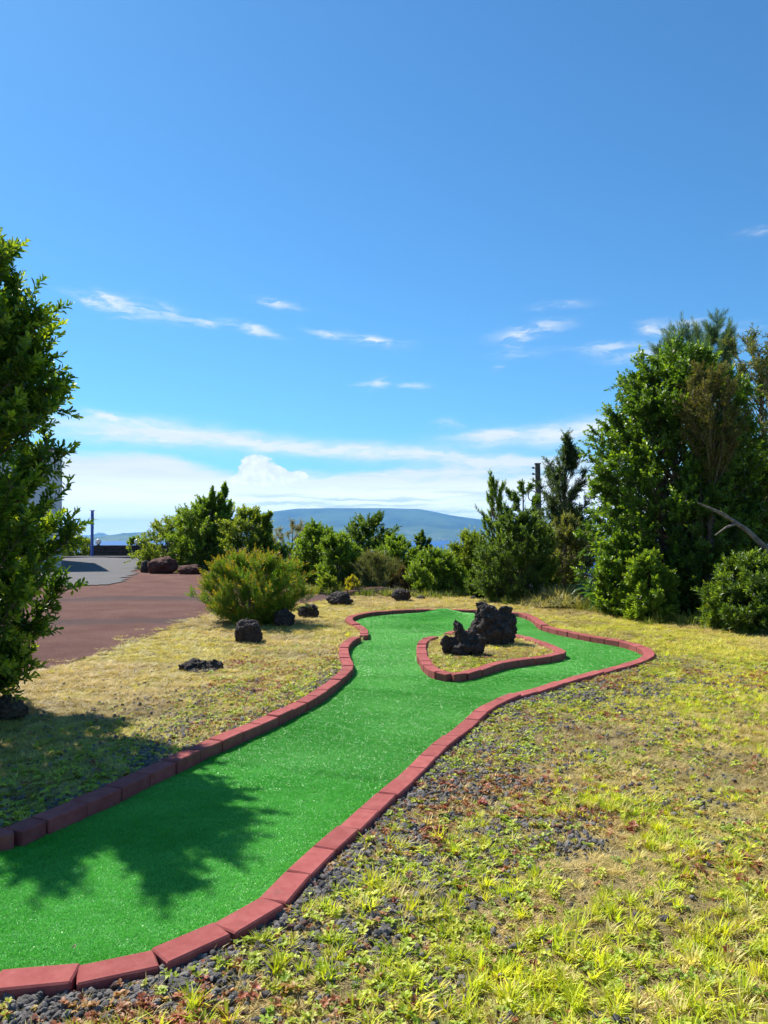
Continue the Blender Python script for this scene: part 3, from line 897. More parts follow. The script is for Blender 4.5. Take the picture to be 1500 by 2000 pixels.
lobed(391, 1312, 88, 24, 'flat ragged lava outcrop half sunk in the dry lawn', [(-.30, .18, .22, .5, 0), (-.08, .32, .20, .6, 0), (.12, .12, .2, .5, 0), (.30, .28, .20, .55, 0), (0, 0, .48, .3, 0)], 14, z0=.045, depth=.8, rough=.32)
rock(10, 1422, 74, 50, 'brown rock in the shade under the left tree', M_BROWN, seed=15, rough=.22)
rock(314, 1122, 58, 34, 'reddish boulder in the bank below the pale green shrub', M_RED, seed=16, rough=.25, sub=4)
rock(284, 1120, 26, 24, 'dark boulder at the left end of the bank', M_LAVA, seed=17, rough=.25, sub=4)
rock(368, 1124, 50, 20, 'low flat reddish rock in the bank, right of the boulder', M_RED, seed=18, rough=.2, sub=4)
rock(405, 1168 - 36, 30, 12, 'small reddish stone beside the drive behind the bush', M_RED, seed=19, rough=.2, sub=4)
rock(822, 1176, 18, 8, 'small flat grey stone under the dark round shrub', M_LAVA, seed=20, rough=.2, sub=3)
rock(926, 1176, 14, 7, 'small stone at the edge of the lawn behind the far kerb', M_LAVA, seed=21, rough=.2, sub=3)
# brush pile of earth and cut branches
m_earth = simple('red_earth', (0.08, 0.04, 0.03), (0.15, 0.085, 0.065), 5, 0.95, 0.1, 0.9, 0.03)
x, y = G(716, 1168); gz = 0
bp = empty('brush_pile', (x, y + .4, 0), 'heap of reddish earth and cut branches beyond the far kerb', 'brush pile')
bm = bmesh.new(); bmesh.ops.create_icosphere(bm, subdivisions=4, radius=1)
for v in bm.verts:
    f = 1 + .35 * mnoise.fractal(v.co * 1.7 + Vector((5, 2, 1)), 1, 2, 4); v.co = Vector((v.co.x * .95 * f, v.co.y * .6 * f, max(-.1, v.co.z * .20 * f)))
obj_bm('earth', bm, m_earth, bp, True)
for k in range(26):
    a = rnd.uniform(0, 2 * math.pi); c = Vector((rnd.gauss(.1, .5), rnd.uniform(-.6, .1), rnd.uniform(.05, .22))); L = rnd.uniform(.12, .38)
    dv = Vector((math.cos(a), math.sin(a) * .5, rnd.uniform(-.2, .6))).normalized() * L
    V, Q = tubes([([c - dv, c + Vector((0, 0, rnd.uniform(-.02, .04))), c + dv], [.014, .012, .006])], 5)
    obj_np('stick', V, Q, rnd.choice((M_BARK, M_BARKP)), bp)

# ------------------------------------------------------------------ trees and shrubs
def leaf_np(Pt, D, N, Ln, Wd, C, quality=2):
    """build leaves: Pt base, D direction, N face normal; quality 2 = two triangles, 4 = four"""
    n = len(Pt)
    D = D / (np.linalg.norm(D, axis=1, keepdims=True) + 1e-9)
    S = np.cross(D, N); S /= (np.linalg.norm(S, axis=1, keepdims=True) + 1e-9)
    Nn = np.cross(S, D)
    Ln = Ln[:, None]; Wd = Wd[:, None]
    if quality == 2:
        V = np.stack([Pt, Pt + D * Ln * .55 + S * Wd * .5 + Nn * Wd * .18, Pt + D * Ln, Pt + D * Ln * .55 - S * Wd * .5 + Nn * Wd * .18], 1)
        T = np.array([[0, 1, 2], [0, 2, 3]])
        k = 4
    elif quality == 3:
        V = np.stack([Pt, Pt + D * Ln * .42 + S * Wd * .42 + Nn * Wd * .2, Pt + D * Ln * .78 + S * Wd * .40 + Nn * Wd * .12, Pt + D * Ln - Nn * Ln * .06,
                      Pt + D * Ln * .78 - S * Wd * .40 + Nn * Wd * .12, Pt + D * Ln * .42 - S * Wd * .42 + Nn * Wd * .2], 1)
        T = np.array([[0, 1, 2], [0, 2, 3], [0, 3, 4], [0, 4, 5]])
        k = 6
    else:
        mid = Pt + D * Ln * .5 + Nn * Ln * .04
        V = np.stack([Pt, Pt + D * Ln * .42 + S * Wd * .42 + Nn * Wd * .2, Pt + D * Ln * .78 + S * Wd * .40 + Nn * Wd * .12, Pt + D * Ln - Nn * Ln * .06,
                      Pt + D * Ln * .78 - S * Wd * .40 + Nn * Wd * .12, Pt + D * Ln * .42 - S * Wd * .42 + Nn * Wd * .2, mid], 1)
        T = np.array([[0, 1, 6], [1, 2, 6], [2, 3, 6], [3, 4, 6], [4, 5, 6], [5, 0, 6]])
        k = 7
    Fc = (np.arange(n)[:, None, None] * k + T[None]).reshape(-1, 3)
    return V.reshape(-1, 3), Fc, np.repeat(C, k, axis=0)


def unit(v): return v / (np.linalg.norm(v, axis=-1, keepdims=True) + 1e-9)


PROFILES = {
    'cone': lambda t: (1 - t) ** .7 * np.minimum(1, (t + .03) * 6) ** .5,
    'oval': lambda t: np.sqrt(np.clip(1 - (2 * t - 1) ** 2, 0, 1)) ** .9 * (1.08 - .3 * t),
    'dome': lambda t: np.clip(1 - t ** 2.3, 0, 1) ** .6 * np.minimum(1, .72 + t * 1.2),
    'column': lambda t: np.clip(1 - t ** 4, 0, 1) ** .6 * np.minimum(1, .5 + t * 2.5) * (1 - .2 * t),
    'top': lambda t: np.clip(1 - (np.abs(t - .62) / .42) ** 2, 0.02, 1) ** .6,
    'left': lambda t: np.interp(t, [0, .12, .28, .44, .50, .65, .86, 1], [.50, .70, .86, 1.0, .86, .78, .60, .36]),
    'wide': lambda t: np.interp(t, [0, .2, .4, .6, .75, .88, 1], [.95, 1.02, 1.04, 1.0, .88, .66, .25]),
    'round': lambda t: np.interp(t, [0, .2, .5, .75, .9, 1], [.75, .97, 1.0, .85, .6, .22]),
    'bush': lambda t: np.interp(t, [0, .15, .35, .55, .75, .9, 1], [.45, .8, .98, 1.0, .85, .6, .3]),
    'egg': lambda t: np.clip(1 - t ** 1.6, 0, 1) ** .75 * np.minimum(1, .55 + t * 2.2),
}


def tree(name, label, cat, x, y, H, Rr, prof='oval', t0=.05, nb=60, tw=12, lps=9, ll=.06, lw=.025, colA=(.03, .07, .012), colB=(.07, .13, .02),
         young=(.16, .22, .03), py=.15, up=.55, lump=.28, mat=M_LEAF, q=2, seed=1, group=None, gz=None, bark=M_BARK, trunk_r=None, twl=.22,
         squash=1., spread=60, inner=.3, rk=1.0, keep_parts=0, lobes=None, lean=(0, 0), shell=1.0, nstem=1, sprig=.09):
    r = np.random.default_rng(seed * 101 + 5)
    if gz is None: gz = float(ground_h(x, y))
    root = empty(name, (x, y, gz), label, cat, group)
    trunk_r = trunk_r or H * .018 + .012
    pf = PROFILES[prof]
    paths = []
    def tpos(t): return np.array([lean[0] * t + .018 * H * math.sin(t * 5 + seed) * t, lean[1] * t + .018 * H * math.cos(t * 4 + seed) * t, t * H])
    stems = []
    for s in range(nstem):
        a = 2 * math.pi * s / max(1, nstem) + seed; k = 0 if nstem == 1 else Rr * .28
        ts = np.linspace(0, .93, 10)
        stems.append((math.cos(a) * k, math.sin(a) * k))
        pts = [tpos(q_) + np.array([math.cos(a) * k * min(1, q_ * 2.5), math.sin(a) * k * min(1, q_ * 2.5), -0.05 if q_ == 0 else 0]) for q_ in ts]
        paths.append((pts, [trunk_r * (1 - .88 * q_) / (nstem ** .5) * (1.35 if q_ == 0 else 1) for q_ in ts]))
    TV_, TQ_ = tubes(paths, 8)
    obj_np('trunk', TV_, TQ_, bark, root, smooth=True)
    sp, sd, sc = [], [], []; bpaths = []; tw_p = []; tw_r = []
    ts = t0 + (1 - t0) * (np.arange(nb) + r.random(nb)) / nb
    azs = np.arange(nb) * 2.399963 + r.random(nb) * .8
    ts = r.permutation(ts) if nb > 3 else ts
    for t_, a in zip(ts, azs):
        st = stems[int(r.integers(nstem))]
        lum = 1 + lump * (2 * float(vnoise(a * 1.1 + seed * 3.3, t_ * 4.5 + seed, 77)) - 1) + r.normal(0, .05)
        tt = (t_ - t0) / (1 - t0)
        rad = max(.03, float(pf(tt)) * Rr * lum * rk)
        end = tpos(t_) + np.array([math.cos(a) * rad, math.sin(a) * rad * squash, r.normal(0, .015 * H) + (.04 * H * (lum - 1))])
        t_o = max(.04, t_ - .10 - .35 * rad / H - r.random() * .08)
        org = tpos(t_o) + np.array([st[0], st[1], 0]) * min(1, t_o * 2.5) * (1 - t_o)
        mid = org * .45 + end * .55 + np.array([0, 0, -.06 * rad])
        u = np.linspace(0, 1, 6)[:, None]
        cur = (1 - u) ** 2 * org + 2 * u * (1 - u) * mid + u ** 2 * end
        br = trunk_r * .32 * (1 - t_ * .6)
        bpaths.append((cur, np.linspace(br, br * .2, 6)))
        bd = unit(end - org)
        yb = r.random() < py * 1.4
        for k in range(tw):
            s = inner + (1 - inner) * r.random() ** .6
            p0 = (1 - s) ** 2 * org + 2 * s * (1 - s) * mid + s ** 2 * end
            v = unit(bd * r.uniform(.2, 1.0) + r.normal(0, .55, 3) + np.array([0, 0, up]))
            L = twl * Rr * r.uniform(.5, 1.25) * (.5 + .5 * s)
            p1 = p0 + v * L
            tw_p.append((p0, p1)); tw_r.append((br * .25 + .0015, .001))
            yy = (1.0 if (yb and s > .6) else 0.0) or (r.random() < py * .6)
            n2 = 3
            for j in range(n2):
                f = (j + 1) / n2
                pj = p0 + (p1 - p0) * f
                vj = unit(v + (r.normal(0, .45, 3) + np.array([0, 0, up * .5]) if j < n2 - 1 else r.normal(0, .12, 3)))
                sp.append(pj); sd.append(vj); sc.append(yy if j == n2 - 1 else 0.0)
    sp = np.array(sp); sd = unit(np.array(sd)); sc = np.array(sc)
    below = sp[:, 2] > .03 * H * (t0 > .2) - .02
    sp, sd, sc = sp[below], sd[below], sc[below]
    BV, BQ = tubes_batch(np.array([b[0] for b in bpaths]), np.array([b[1] for b in bpaths]), 4)
    CV, CQ = tubes_batch(np.array(tw_p), np.array(tw_r), 3)
    BQ = np.concatenate([BQ, CQ + len(BV)]); BV = np.concatenate([BV, CV])
    obj_np('limbs', BV, BQ, bark, root)
    n = len(sp)
    # leaves in whorls round each shoot
    ref = unit(np.cross(sd, unit(r.normal(0, 1, (n, 3)))))
    ref2 = np.cross(sd, ref)
    al = []
    for k in range(lps):
        f = k / max(1, lps - 1)
        ph = k * 2.399963 + r.random(n) * .6
        radial = np.cos(ph)[:, None] * ref + np.sin(ph)[:, None] * ref2
        ang = np.radians(spread * (1 - f * .75) + r.normal(0, 9, n) + 8)[:, None]
        D = sd * np.cos(ang) + radial * np.sin(ang)
        N = sd * np.sin(ang) - radial * np.cos(ang) + r.normal(0, .25, (n, 3))
        B = sp + sd * (f - .5) * sprig * 1.0
        Ln = ll * r.uniform(.7, 1.2, n) * (1 - .25 * f); Wd = Ln * (lw / ll)
        mixv = np.clip(r.normal(.5, .28, n), 0, 1)[:, None]
        C = np.array(colA) * (1 - mixv) + np.array(colB) * mixv
        yk = (sc * (.45 + .55 * f))[:, None] * r.uniform(.5, 1, (n, 1))
        C = C * (1 - yk) + np.array(young) * yk
        al.append((B, D, N, Ln, Wd, C))
    B, D, N, Ln, Wd, C = [np.concatenate([a[i] for a in al]) for i in range(6)]
    parts = None
    if keep_parts:
        wx_, wy_ = B[:, 0] + x, B[:, 1] + y; wz_ = B[:, 2] + gz
        pxx = 750 + F * wx_ / wy_; vis = (pxx > 2) & (wz_ > .6) & (wz_ < 3.8)
        dist = wy_ + np.where(vis, 0, 100); order = np.argsort(dist)[:keep_parts]
        parts = order
        mask = np.ones(len(B), bool); mask[order] = False
    else: mask = np.ones(len(B), bool)
    V, Fc, CC = leaf_np(B[mask], D[mask], N[mask], Ln[mask], Wd[mask], C[mask], q)
    cr = obj_np('crown', V, Fc, mat, root, CC)
    if parts is not None:
        cr['kind'] = 'stuff'
        tones = [tuple(C[i]) for i in parts[::max(1, len(parts) // 8)][:8]]
        meshes = []
        for tn in tones:
            Vl, Fl, Cl = leaf_np(np.zeros((1, 3)), np.array([[0, 1., 0]]), np.array([[0, 0, 1.]]), np.array([1.]), np.array([lw / ll]), np.array([tn]), 4)
            meshes.append(mesh_np('leaf', Vl, Fl, mat, Cl))
        for i in parts:
            d = Vector(D[i]).normalized(); s_ = d.cross(Vector(N[i])).normalized(); nn = s_.cross(d)
            k = min(range(len(tones)), key=lambda j: sum(abs(tones[j][c_] - C[i][c_]) for c_ in range(3)))
            o = bpy.data.objects.new('leaf', meshes[k])
            Mx = Matrix((( s_.x, d.x, nn.x, B[i][0]), (s_.y, d.y, nn.y, B[i][1]), (s_.z, d.z, nn.z, B[i][2]), (0, 0, 0, 1)))
            o.matrix_local = Mx @ Matrix.Diagonal((Ln[i], Ln[i], Ln[i], 1))
            link(o, root)
    return root


def tpx(cx, top, hw, d, **k):
    """place by the trunk's picture column, crown top row and half width at distance d"""
    p = P(cx, top, d); gz = float(ground_h(p.x, d)) - .02
    return dict(x=p.x, y=d, H=p.z - gz, Rr=hw * 1.1 / F * d, gz=gz, **k)


# left foreground tree
tree('broadleaf_tree', 'tall glossy-leaved tree close by at the left edge, shading the lawn and turf', 'tree', -3.42, 6.0, 3.74, .95, 'left', t0=.05, rk=1.0,
     nb=165, tw=16, lps=10, ll=.076, lw=.031, colA=(.038, .095, .010), colB=(.10, .20, .018), young=(.33, .42, .035), py=.36, up=.55, lump=.22,  # young shoot tone, brightened to paint in the crown's backlit rim
     mat=M_LEAFG, q=3, seed=4, trunk_r=.075, twl=.22, keep_parts=290, inner=.25, sprig=.10, spread=58)

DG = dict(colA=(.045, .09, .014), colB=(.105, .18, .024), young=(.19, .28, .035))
MG = dict(colA=(.075, .14, .016), colB=(.18, .29, .028), young=(.27, .37, .045))
YG = dict(colA=(.09, .15, .018), colB=(.20, .27, .03), young=(.32, .38, .05))
OL = dict(colA=(.08, .10, .03), colB=(.16, .18, .06), young=(.24, .24, .08))
# far-left group by the bank
tree('broadleaf_shrub', 'pale yellow-green shrub on the bank beside the lava wall', 'shrub', **tpx(330, 1018, 54, 31), prof='dome', nb=60, tw=9, lps=7, ll=.11, lw=.05, **YG, py=.4, seed=11, nstem=3)
tree('broadleaf_shrub', 'low yellow-green shrub hanging over the end of the bank, left of the boulders', 'shrub', **tpx(292, 1066, 20, 31.5), prof='dome', nb=26, tw=7, lps=7, ll=.11, lw=.05, **YG, py=.5, seed=12, nstem=2)
tree('slim_tree', 'slim upright tree whose tip stands highest in the group left of centre', 'tree', **tpx(440, 948, 13, 29.5), prof='column', t0=.3, nb=44, tw=9, lps=8, ll=.12, lw=.055, **MG, up=.9, seed=113, lump=.5)
tree('slim_tree', 'slim upright tree just left of the highest tip in the group left of centre', 'tree', **tpx(414, 956, 12, 29.5), prof='column', t0=.3, nb=40, tw=9, lps=8, ll=.12, lw=.055, **MG, up=.9, seed=114, lump=.5)
tree('slim_tree', 'slim upright tree right of the yellow-green one, beside the grey feathery tree', 'tree', **tpx(522, 1000, 12, 27.5), prof='column', t0=.3, nb=36, tw=9, lps=8, ll=.12, lw=.055, **YG, up=.9, seed=115, lump=.5)
tree('young_tree', 'broad green young tree at the middle of the group left of centre', 'tree', **tpx(412, 984, 54, 30), prof='round', twl=.3, nb=121, tw=11, lps=8, ll=.12, lw=.055, **MG, up=.8, py=.15, seed=13, lump=.42, nstem=3)
tree('young_tree', 'yellow-green young tree right of the slim upright tips, behind the orange-green bush', 'tree', **tpx(488, 1000, 44, 28), prof='round', twl=.3, nb=94, tw=10, lps=8, ll=.12, lw=.055, **YG, up=.7, py=.3, seed=14, lump=.4, nstem=2)
tree('broadleaf_shrub', 'shrub between the broad green young tree and its pale neighbour by the wall', 'shrub', **tpx(368, 1000, 36, 32.5), prof='round', twl=.3, nb=62, tw=9, lps=7, ll=.12, lw=.055, **MG, up=.8, seed=15, nstem=2, lump=.4)
tree('broadleaf_shrub', 'bright shrub behind the forecourt, left of the blue post', 'shrub', **tpx(150, 1052, 30, 47.5), prof='dome', nb=36, tw=8, lps=7, ll=.16, lw=.07, **YG, py=.4, seed=16, nstem=2)
tree('broadleaf_shrub', 'small shrub top showing over the wall behind the right globe lamp', 'shrub', **tpx(264, 1050, 17, 50.5), prof='dome', nb=24, tw=7, lps=7, ll=.15, lw=.07, **MG, seed=17, nstem=2)
# orange-green heather bush
tree('heather_bush', 'rounded bush with feathery green and rust-orange shoots on the left lawn', 'bush', **tpx(494, 1092, 79, 12.35), prof='bush', t0=.04, nb=130, tw=14, lps=15, ll=.055, lw=.011,
     colA=(.075, .16, .014), colB=(.16, .29, .022), young=(.44, .27, .035), py=.38, up=.75, lump=.42, mat=M_NEEDLE, seed=21, nstem=5, twl=.24, spread=46, sprig=.13, inner=.35, trunk_r=.03)
# row behind the lane
tree('feathery_tree', 'grey-brown thin-leaved tree rising behind the row, right of the yellow-green tree', 'tree', **tpx(570, 1022, 40, 33), prof='top', t0=.3, nb=40, tw=9, lps=7, ll=.14, lw=.025, colA=(.12, .12, .08), colB=(.2, .19, .14), young=(.24, .19, .14), seed=22, up=.9, lump=.4, inner=.5)
tree('young_tree', 'dense mid-green tree in the row directly behind the heather bush', 'tree', **tpx(618, 1028, 38, 21), prof='round', twl=.3, nb=108, tw=11, lps=8, ll=.085, lw=.045, **MG, up=.2, lump=.35, seed=23)
tree('young_tree', 'narrow green tree beside the drive, second in the row from the heather bush', 'tree', **tpx(662, 1050, 34, 19.2), prof='round', twl=.3, nb=94, tw=11, lps=8, ll=.08, lw=.035, **MG, up=.8, lump=.3, seed=24, nstem=2)
tree('low_shrub', 'small bright shrub at the foot of the row beside the drive', 'shrub', **tpx(640, 1128, 20, 18.2), prof='dome', nb=26, tw=7, lps=8, ll=.07, lw=.03, **YG, seed=25, nstem=3)
tree('low_shrub', 'yellow flowering tuft at the foot of the olive scrub', 'shrub', **tpx(690, 1128, 14, 17.9), prof='dome', nb=24, tw=7, lps=8, ll=.05, lw=.02, colA=(.25, .26, .02), colB=(.42, .38, .03), young=(.5, .45, .05), seed=26, nstem=3)
tree('pompom_tree', 'taller tree with loose rounded clumps against the far shore', 'tree', **tpx(722, 1010, 44, 24), prof='round', twl=.3, nb=81, tw=13, lps=8, ll=.09, lw=.045, **DG, up=.5, lump=.6, seed=27)
tree('young_tree', 'bushy tree to the right of the loose-clumped one, below the waterline', 'tree', **tpx(776, 1055, 38, 22), prof='round', twl=.3, nb=108, tw=10, lps=8, ll=.085, lw=.04, **MG, seed=28, lump=.35, nstem=3)
tree('slim_tree', 'slim two-pronged tree reaching above the sea near the centre', 'tree', **tpx(824, 1042, 18, 23), prof='column', nb=40, tw=9, lps=8, ll=.085, lw=.045, **DG, up=.9, seed=29, lump=.5, nstem=2)
tree('olive_scrub', 'wiry olive-brown scrub behind the brush pile', 'scrub', **tpx(728, 1086, 54, 18.9), prof='dome', nb=110, tw=12, lps=9, ll=.055, lw=.012, **OL, up=.9, seed=30, nstem=6, mat=M_NEEDLE)
tree('olive_scrub', 'reddish-brown dry scrub between the olive scrub and the dark round shrub', 'scrub', **tpx(790, 1112, 26, 18.6), prof='dome', nb=50, tw=10, lps=8, ll=.055, lw=.012, colA=(.09, .06, .035), colB=(.15, .12, .05), young=(.2, .13, .07), up=.9, seed=31, nstem=4, mat=M_NEEDLE)
tree('round_shrub', 'dark green round shrub just right of the greyish rock', 'shrub', **tpx(850, 1082, 40, 18.0), prof='round', twl=.3, nb=121, tw=11, lps=9, ll=.065, lw=.028, **MG, seed=32, nstem=4, up=.6, lump=.22)
tree('round_shrub', 'yellowish round shrub left of the dark spired shrub', 'shrub', **tpx(918, 1046, 38, 19.2), prof='round', twl=.3, nb=135, tw=11, lps=8, ll=.06, lw=.028, **YG, seed=33, nstem=4, up=.4, lump=.25)
tree('low_shrub', 'small dark upright shrub at the foot of the yellowish one', 'shrub', **tpx(938, 1100, 22, 16.9), prof='column', nb=40, tw=9, lps=8, ll=.055, lw=.025, **DG, seed=34, nstem=3, up=.9)
tree('low_shrub', 'low leafy shrub filling the gap left of the small dark one', 'shrub', **tpx(895, 1112, 26, 17.6), prof='dome', nb=40, tw=9, lps=8, ll=.055, lw=.025, **MG, seed=35, nstem=3, up=.6)
# spired shrub
tree('spired_shrub', 'large dark green shrub behind the island boulders, widest at the middle', 'shrub', **tpx(1008, 1004, 70, 16.3), prof='round', t0=.0, nb=190, tw=13, lps=8, ll=.055, lw=.024, **DG, py=.3, seed=36, nstem=5, up=.85, lump=.2, twl=.16)
tree('spired_shrub', 'tall narrow spires of small leaves rising left of the large dark shrub', 'shrub', **tpx(968, 932, 34, 16.7), prof='column', t0=.05, nb=90, tw=10, lps=9, ll=.048, lw=.02, **MG, py=.2, seed=37, nstem=4, up=1.6, lump=.5, twl=.22)
tree('low_shrub', 'bright yellow-green side of the shrub clump under the pole', 'shrub', **tpx(1052, 1030, 34, 16.6), prof='column', nb=70, tw=10, lps=9, ll=.05, lw=.022, **YG, seed=38, nstem=3, up=1.0, lump=.35)
# behind
tree('twiggy_tree', 'thin dark twiggy tree just left of the utility pole', 'tree', **tpx(1024, 945, 30, 25), prof='top', t0=.35, nb=36, tw=11, lps=8, ll=.10, lw=.045, **DG, seed=39, lump=.6, inner=.55, up=.5)
tree('dark_conifer', 'dark blue-green tree with stacked loose clumps right of the utility pole', 'tree', **tpx(1104, 858, 58, 20), prof='egg', t0=.1, nb=115, tw=16, lps=9, ll=.075, lw=.022, colA=(.03, .06, .025), colB=(.07, .11, .04), young=(.12, .15, .04), seed=40, lump=.5, twl=.22, up=.3)
tree('understorey_shrub', 'brownish-green undergrowth between the spired shrub and the big tree', 'shrub', **tpx(1100, 1010, 52, 17.8), prof='dome', nb=90, tw=11, lps=8, ll=.065, lw=.028, **OL, seed=41, nstem=4, up=.4, lump=.3)
# big tree
tree('broadleaf_tree', 'big dense round-leaved tree dominating the right side', 'tree', **tpx(1318, 690, 134, 13.9), prof='wide', t0=.0, nb=360, tw=17, lps=8, ll=.078, lw=.042, colA=(.045, .10, .011), colB=(.115, .215, .02), young=(.24, .36, .03), py=.22, seed=42, nstem=3, up=.15, lump=.26, mat=M_LEAFG, twl=.17, squash=.75, trunk_r=.12, inner=.4)
tree('understorey_shrub', 'dense leafy shrub at the left foot of the big tree', 'shrub', **tpx(1212, 1046, 42, 13.4), prof='dome', nb=100, tw=11, lps=8, ll=.07, lw=.036, **MG, seed=43, nstem=4, lump=.25, mat=M_LEAFG)
tree('understorey_shrub', 'light-leaved shrub at the front foot of the big tree', 'shrub', **tpx(1268, 1088, 44, 12.7), prof='dome', nb=80, tw=10, lps=8, ll=.08, lw=.03, **MG, seed=44, nstem=4, lump=.3, mat=M_LEAFG, py=.35)
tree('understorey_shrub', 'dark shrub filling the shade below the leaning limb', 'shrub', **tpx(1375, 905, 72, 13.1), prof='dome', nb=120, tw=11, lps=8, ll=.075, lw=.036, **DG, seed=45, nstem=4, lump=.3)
tree('broadleaf_shrub', 'long-leaved shrub at the lower right edge of the hedge', 'shrub', **tpx(1472, 1096, 80, 11.4), prof='dome', nb=130, tw=11, lps=9, ll=.085, lw=.026, **DG, seed=46, nstem=5, lump=.28, mat=M_LEAFG, py=.2)
tree('low_shrub', 'low pale spiky plant in front of the long-leaved shrub', 'shrub', **tpx(1405, 1180, 26, 11.6), prof='dome', nb=30, tw=8, lps=9, ll=.08, lw=.02, **YG, seed=47, nstem=4)
# pine behind
pp = tpx(1362, 636, 66, 18.5)
tree('pine_tree', 'pine with long bluish needles poking out above the big tree', 'tree', **pp, prof='top', t0=.58, nb=60, tw=7, lps=46, ll=.17, lw=.011, colA=(.05, .11, .055), colB=(.10, .17, .085), young=(.16, .20, .07), seed=48, up=1.0, lump=.3, mat=M_NEEDLE, spread=52, sprig=.32, twl=.34, inner=.55)
tree('rusty_tree', 'tree with rust-brown foliage between the big tree and the right edge', 'tree', **tpx(1385, 715, 52, 12.9), prof='top', t0=.55, nb=110, tw=13, lps=8, ll=.06, lw=.014, colA=(.085, .09, .028), colB=(.17, .155, .045), young=(.15, .21, .04), py=.3, seed=49, up=.4, lump=.4, mat=M_NEEDLE, twl=.2)
tree('sparse_tree', 'open small-leaved tree with pale bare limbs at the right edge', 'tree', **tpx(1484, 655, 78, 14.9), prof='top', t0=.30, nb=120, tw=14, lps=8, ll=.062, lw=.024, colA=(.06, .085, .03), colB=(.12, .16, .05), young=(.18, .13, .06), py=.3, seed=50, up=.3, lump=.55, twl=.2, bark=M_BARKP, trunk_r=.09)
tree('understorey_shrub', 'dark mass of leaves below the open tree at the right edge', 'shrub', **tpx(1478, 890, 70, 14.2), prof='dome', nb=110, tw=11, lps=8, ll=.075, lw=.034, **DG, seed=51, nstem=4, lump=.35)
# leaning limb
b0 = P(1560, 1150, 12.6); pts = [P(1555, 1130, 12.1), P(1500, 1075, 12.1), P(1458, 1035, 12.1), P(1410, 1003, 12.1), P(1362, 982, 12.2)]
gz = float(ground_h(b0.x, 12.9))
ln = empty('leaning_trunk', (b0.x + .1, 12.1, gz), 'pale bare trunk leaning up to the left across the dark hedge', 'tree trunk')
loc = Vector(ln.location)
V, Q = tubes([([Vector((0, 0, -.05))] + [p - loc for p in pts], [.065, .055, .048, .04, .028, .012])], 10); obj_np('stem', V, Q, M_BARKP, ln, smooth=True)
pf = [P(1440, 1022, 12.1), P(1418, 1030, 12.0), P(1396, 1046, 11.95)]
V, Q = tubes([([p - loc for p in pf], [.025, .018, .008])], 7); obj_np('side_branch', V, Q, M_BARKP, ln, smooth=True)
# background trees down the slope, closing the view between the row
for i, (cx, top, hw, d) in enumerate(((560, 1075, 60, 27), (640, 1072, 46, 27), (735, 1062, 50, 28), (860, 1116, 60, 26), (940, 1068, 50, 27), (1120, 1000, 70, 27), (1010, 1040, 60, 27))):
    labs = ['dark bush down the slope behind the heather bush', 'dark bush glimpsed between the first two trees of the row', 'bush down the slope behind the loose-clumped tree',
            'bush down the slope below the strip of sea', 'dark bush behind the yellowish round shrub', 'tall dark bush behind the clump right of the pole', 'dark bush behind the spired shrub']
    tree('slope_bush', labs[i], 'bush', **tpx(cx, top, hw, d), prof='dome', nb=60, tw=9, lps=7, ll=.11, lw=.05, **DG, seed=60 + i, nstem=4, lump=.3)

# ginger plants with large leaves, each leaf a part
def big_leaf_mesh(seed, tone):
    r = random.Random(seed); n = 6; V = []; Fq = []
    for i in range(n + 1):
        u = i / n; wd = .13 * math.sin(math.pi * min(1, u * .93 + .05)) ** .8
        z = .45 * u - .55 * u * u * r.uniform(.7, 1.1); y = u * .85
        V += [(-wd, y, z + .05 * wd / .13), (0, y, z), (wd, y, z + .05 * wd / .13)]
    for i in range(n):
        for s in (0, 1): a = i * 3 + s; Fq.append((a, a + 1, a + 4, a + 3))
    return mesh_np('leaf', V, Fq, M_LEAFG, np.array(tone)[None].repeat(len(V), 0), True)


BL = [big_leaf_mesh(i, tn) for i, tn in enumerate([(.04, .10, .02), (.06, .14, .03), (.03, .08, .02), (.10, .20, .03)])]
gl = ['broad-leaved ginger plant nearest the dry grass heap', 'broad-leaved ginger plant in the middle of its clump', 'broad-leaved ginger plant against the foot of the big tree', 'low broad-leaved ginger plant at the front of the clump', 'broad-leaved ginger plant at the back of the clump', 'broad-leaved ginger plant at the right end of the clump']
for i, (px, d) in enumerate(((1142, 15.3), (1170, 14.6), (1196, 14.2), (1182, 13.8), (1150, 16.0), (1222, 13.5))):
    p = P(px, 1100, d); gz = float(ground_h(p.x, d))
    g = empty('ginger_plant', (p.x, d, gz), gl[i], 'plant', 'broad-leaved ginger plants at the foot of the hedge')
    for s in range(3):
        a = rnd.uniform(0, 6.28); bx_, by_ = math.cos(a) * .1, math.sin(a) * .1; hh = rnd.uniform(.22, .42)
        V, Q = tubes([([(bx_, by_, 0), (bx_ * 1.3, by_ * 1.3, hh)], [.012, .007])], 5); st = obj_np('stem', V, Q, M_BARK, g)
        for k in range(6):
            o = bpy.data.objects.new('leaf', rnd.choice(BL)); az_ = rnd.uniform(0, 6.28); s_ = rnd.uniform(.32, .52)
            o.location = (bx_ * 1.2, by_ * 1.2, hh * (.3 + .7 * k / 6)); o.rotation_euler = (rnd.uniform(-.1, .6), rnd.uniform(-.3, .3), az_); o.scale = (s_ * .8, s_, s_); link(o, g)

# ------------------------------------------------------------------ scattered ground cover (instanced)
def proto(name, V, Fc, mat, smooth=False):
    o = bpy.data.objects.new(name, mesh_np(name, V, Fc, mat, None, smooth)); return o


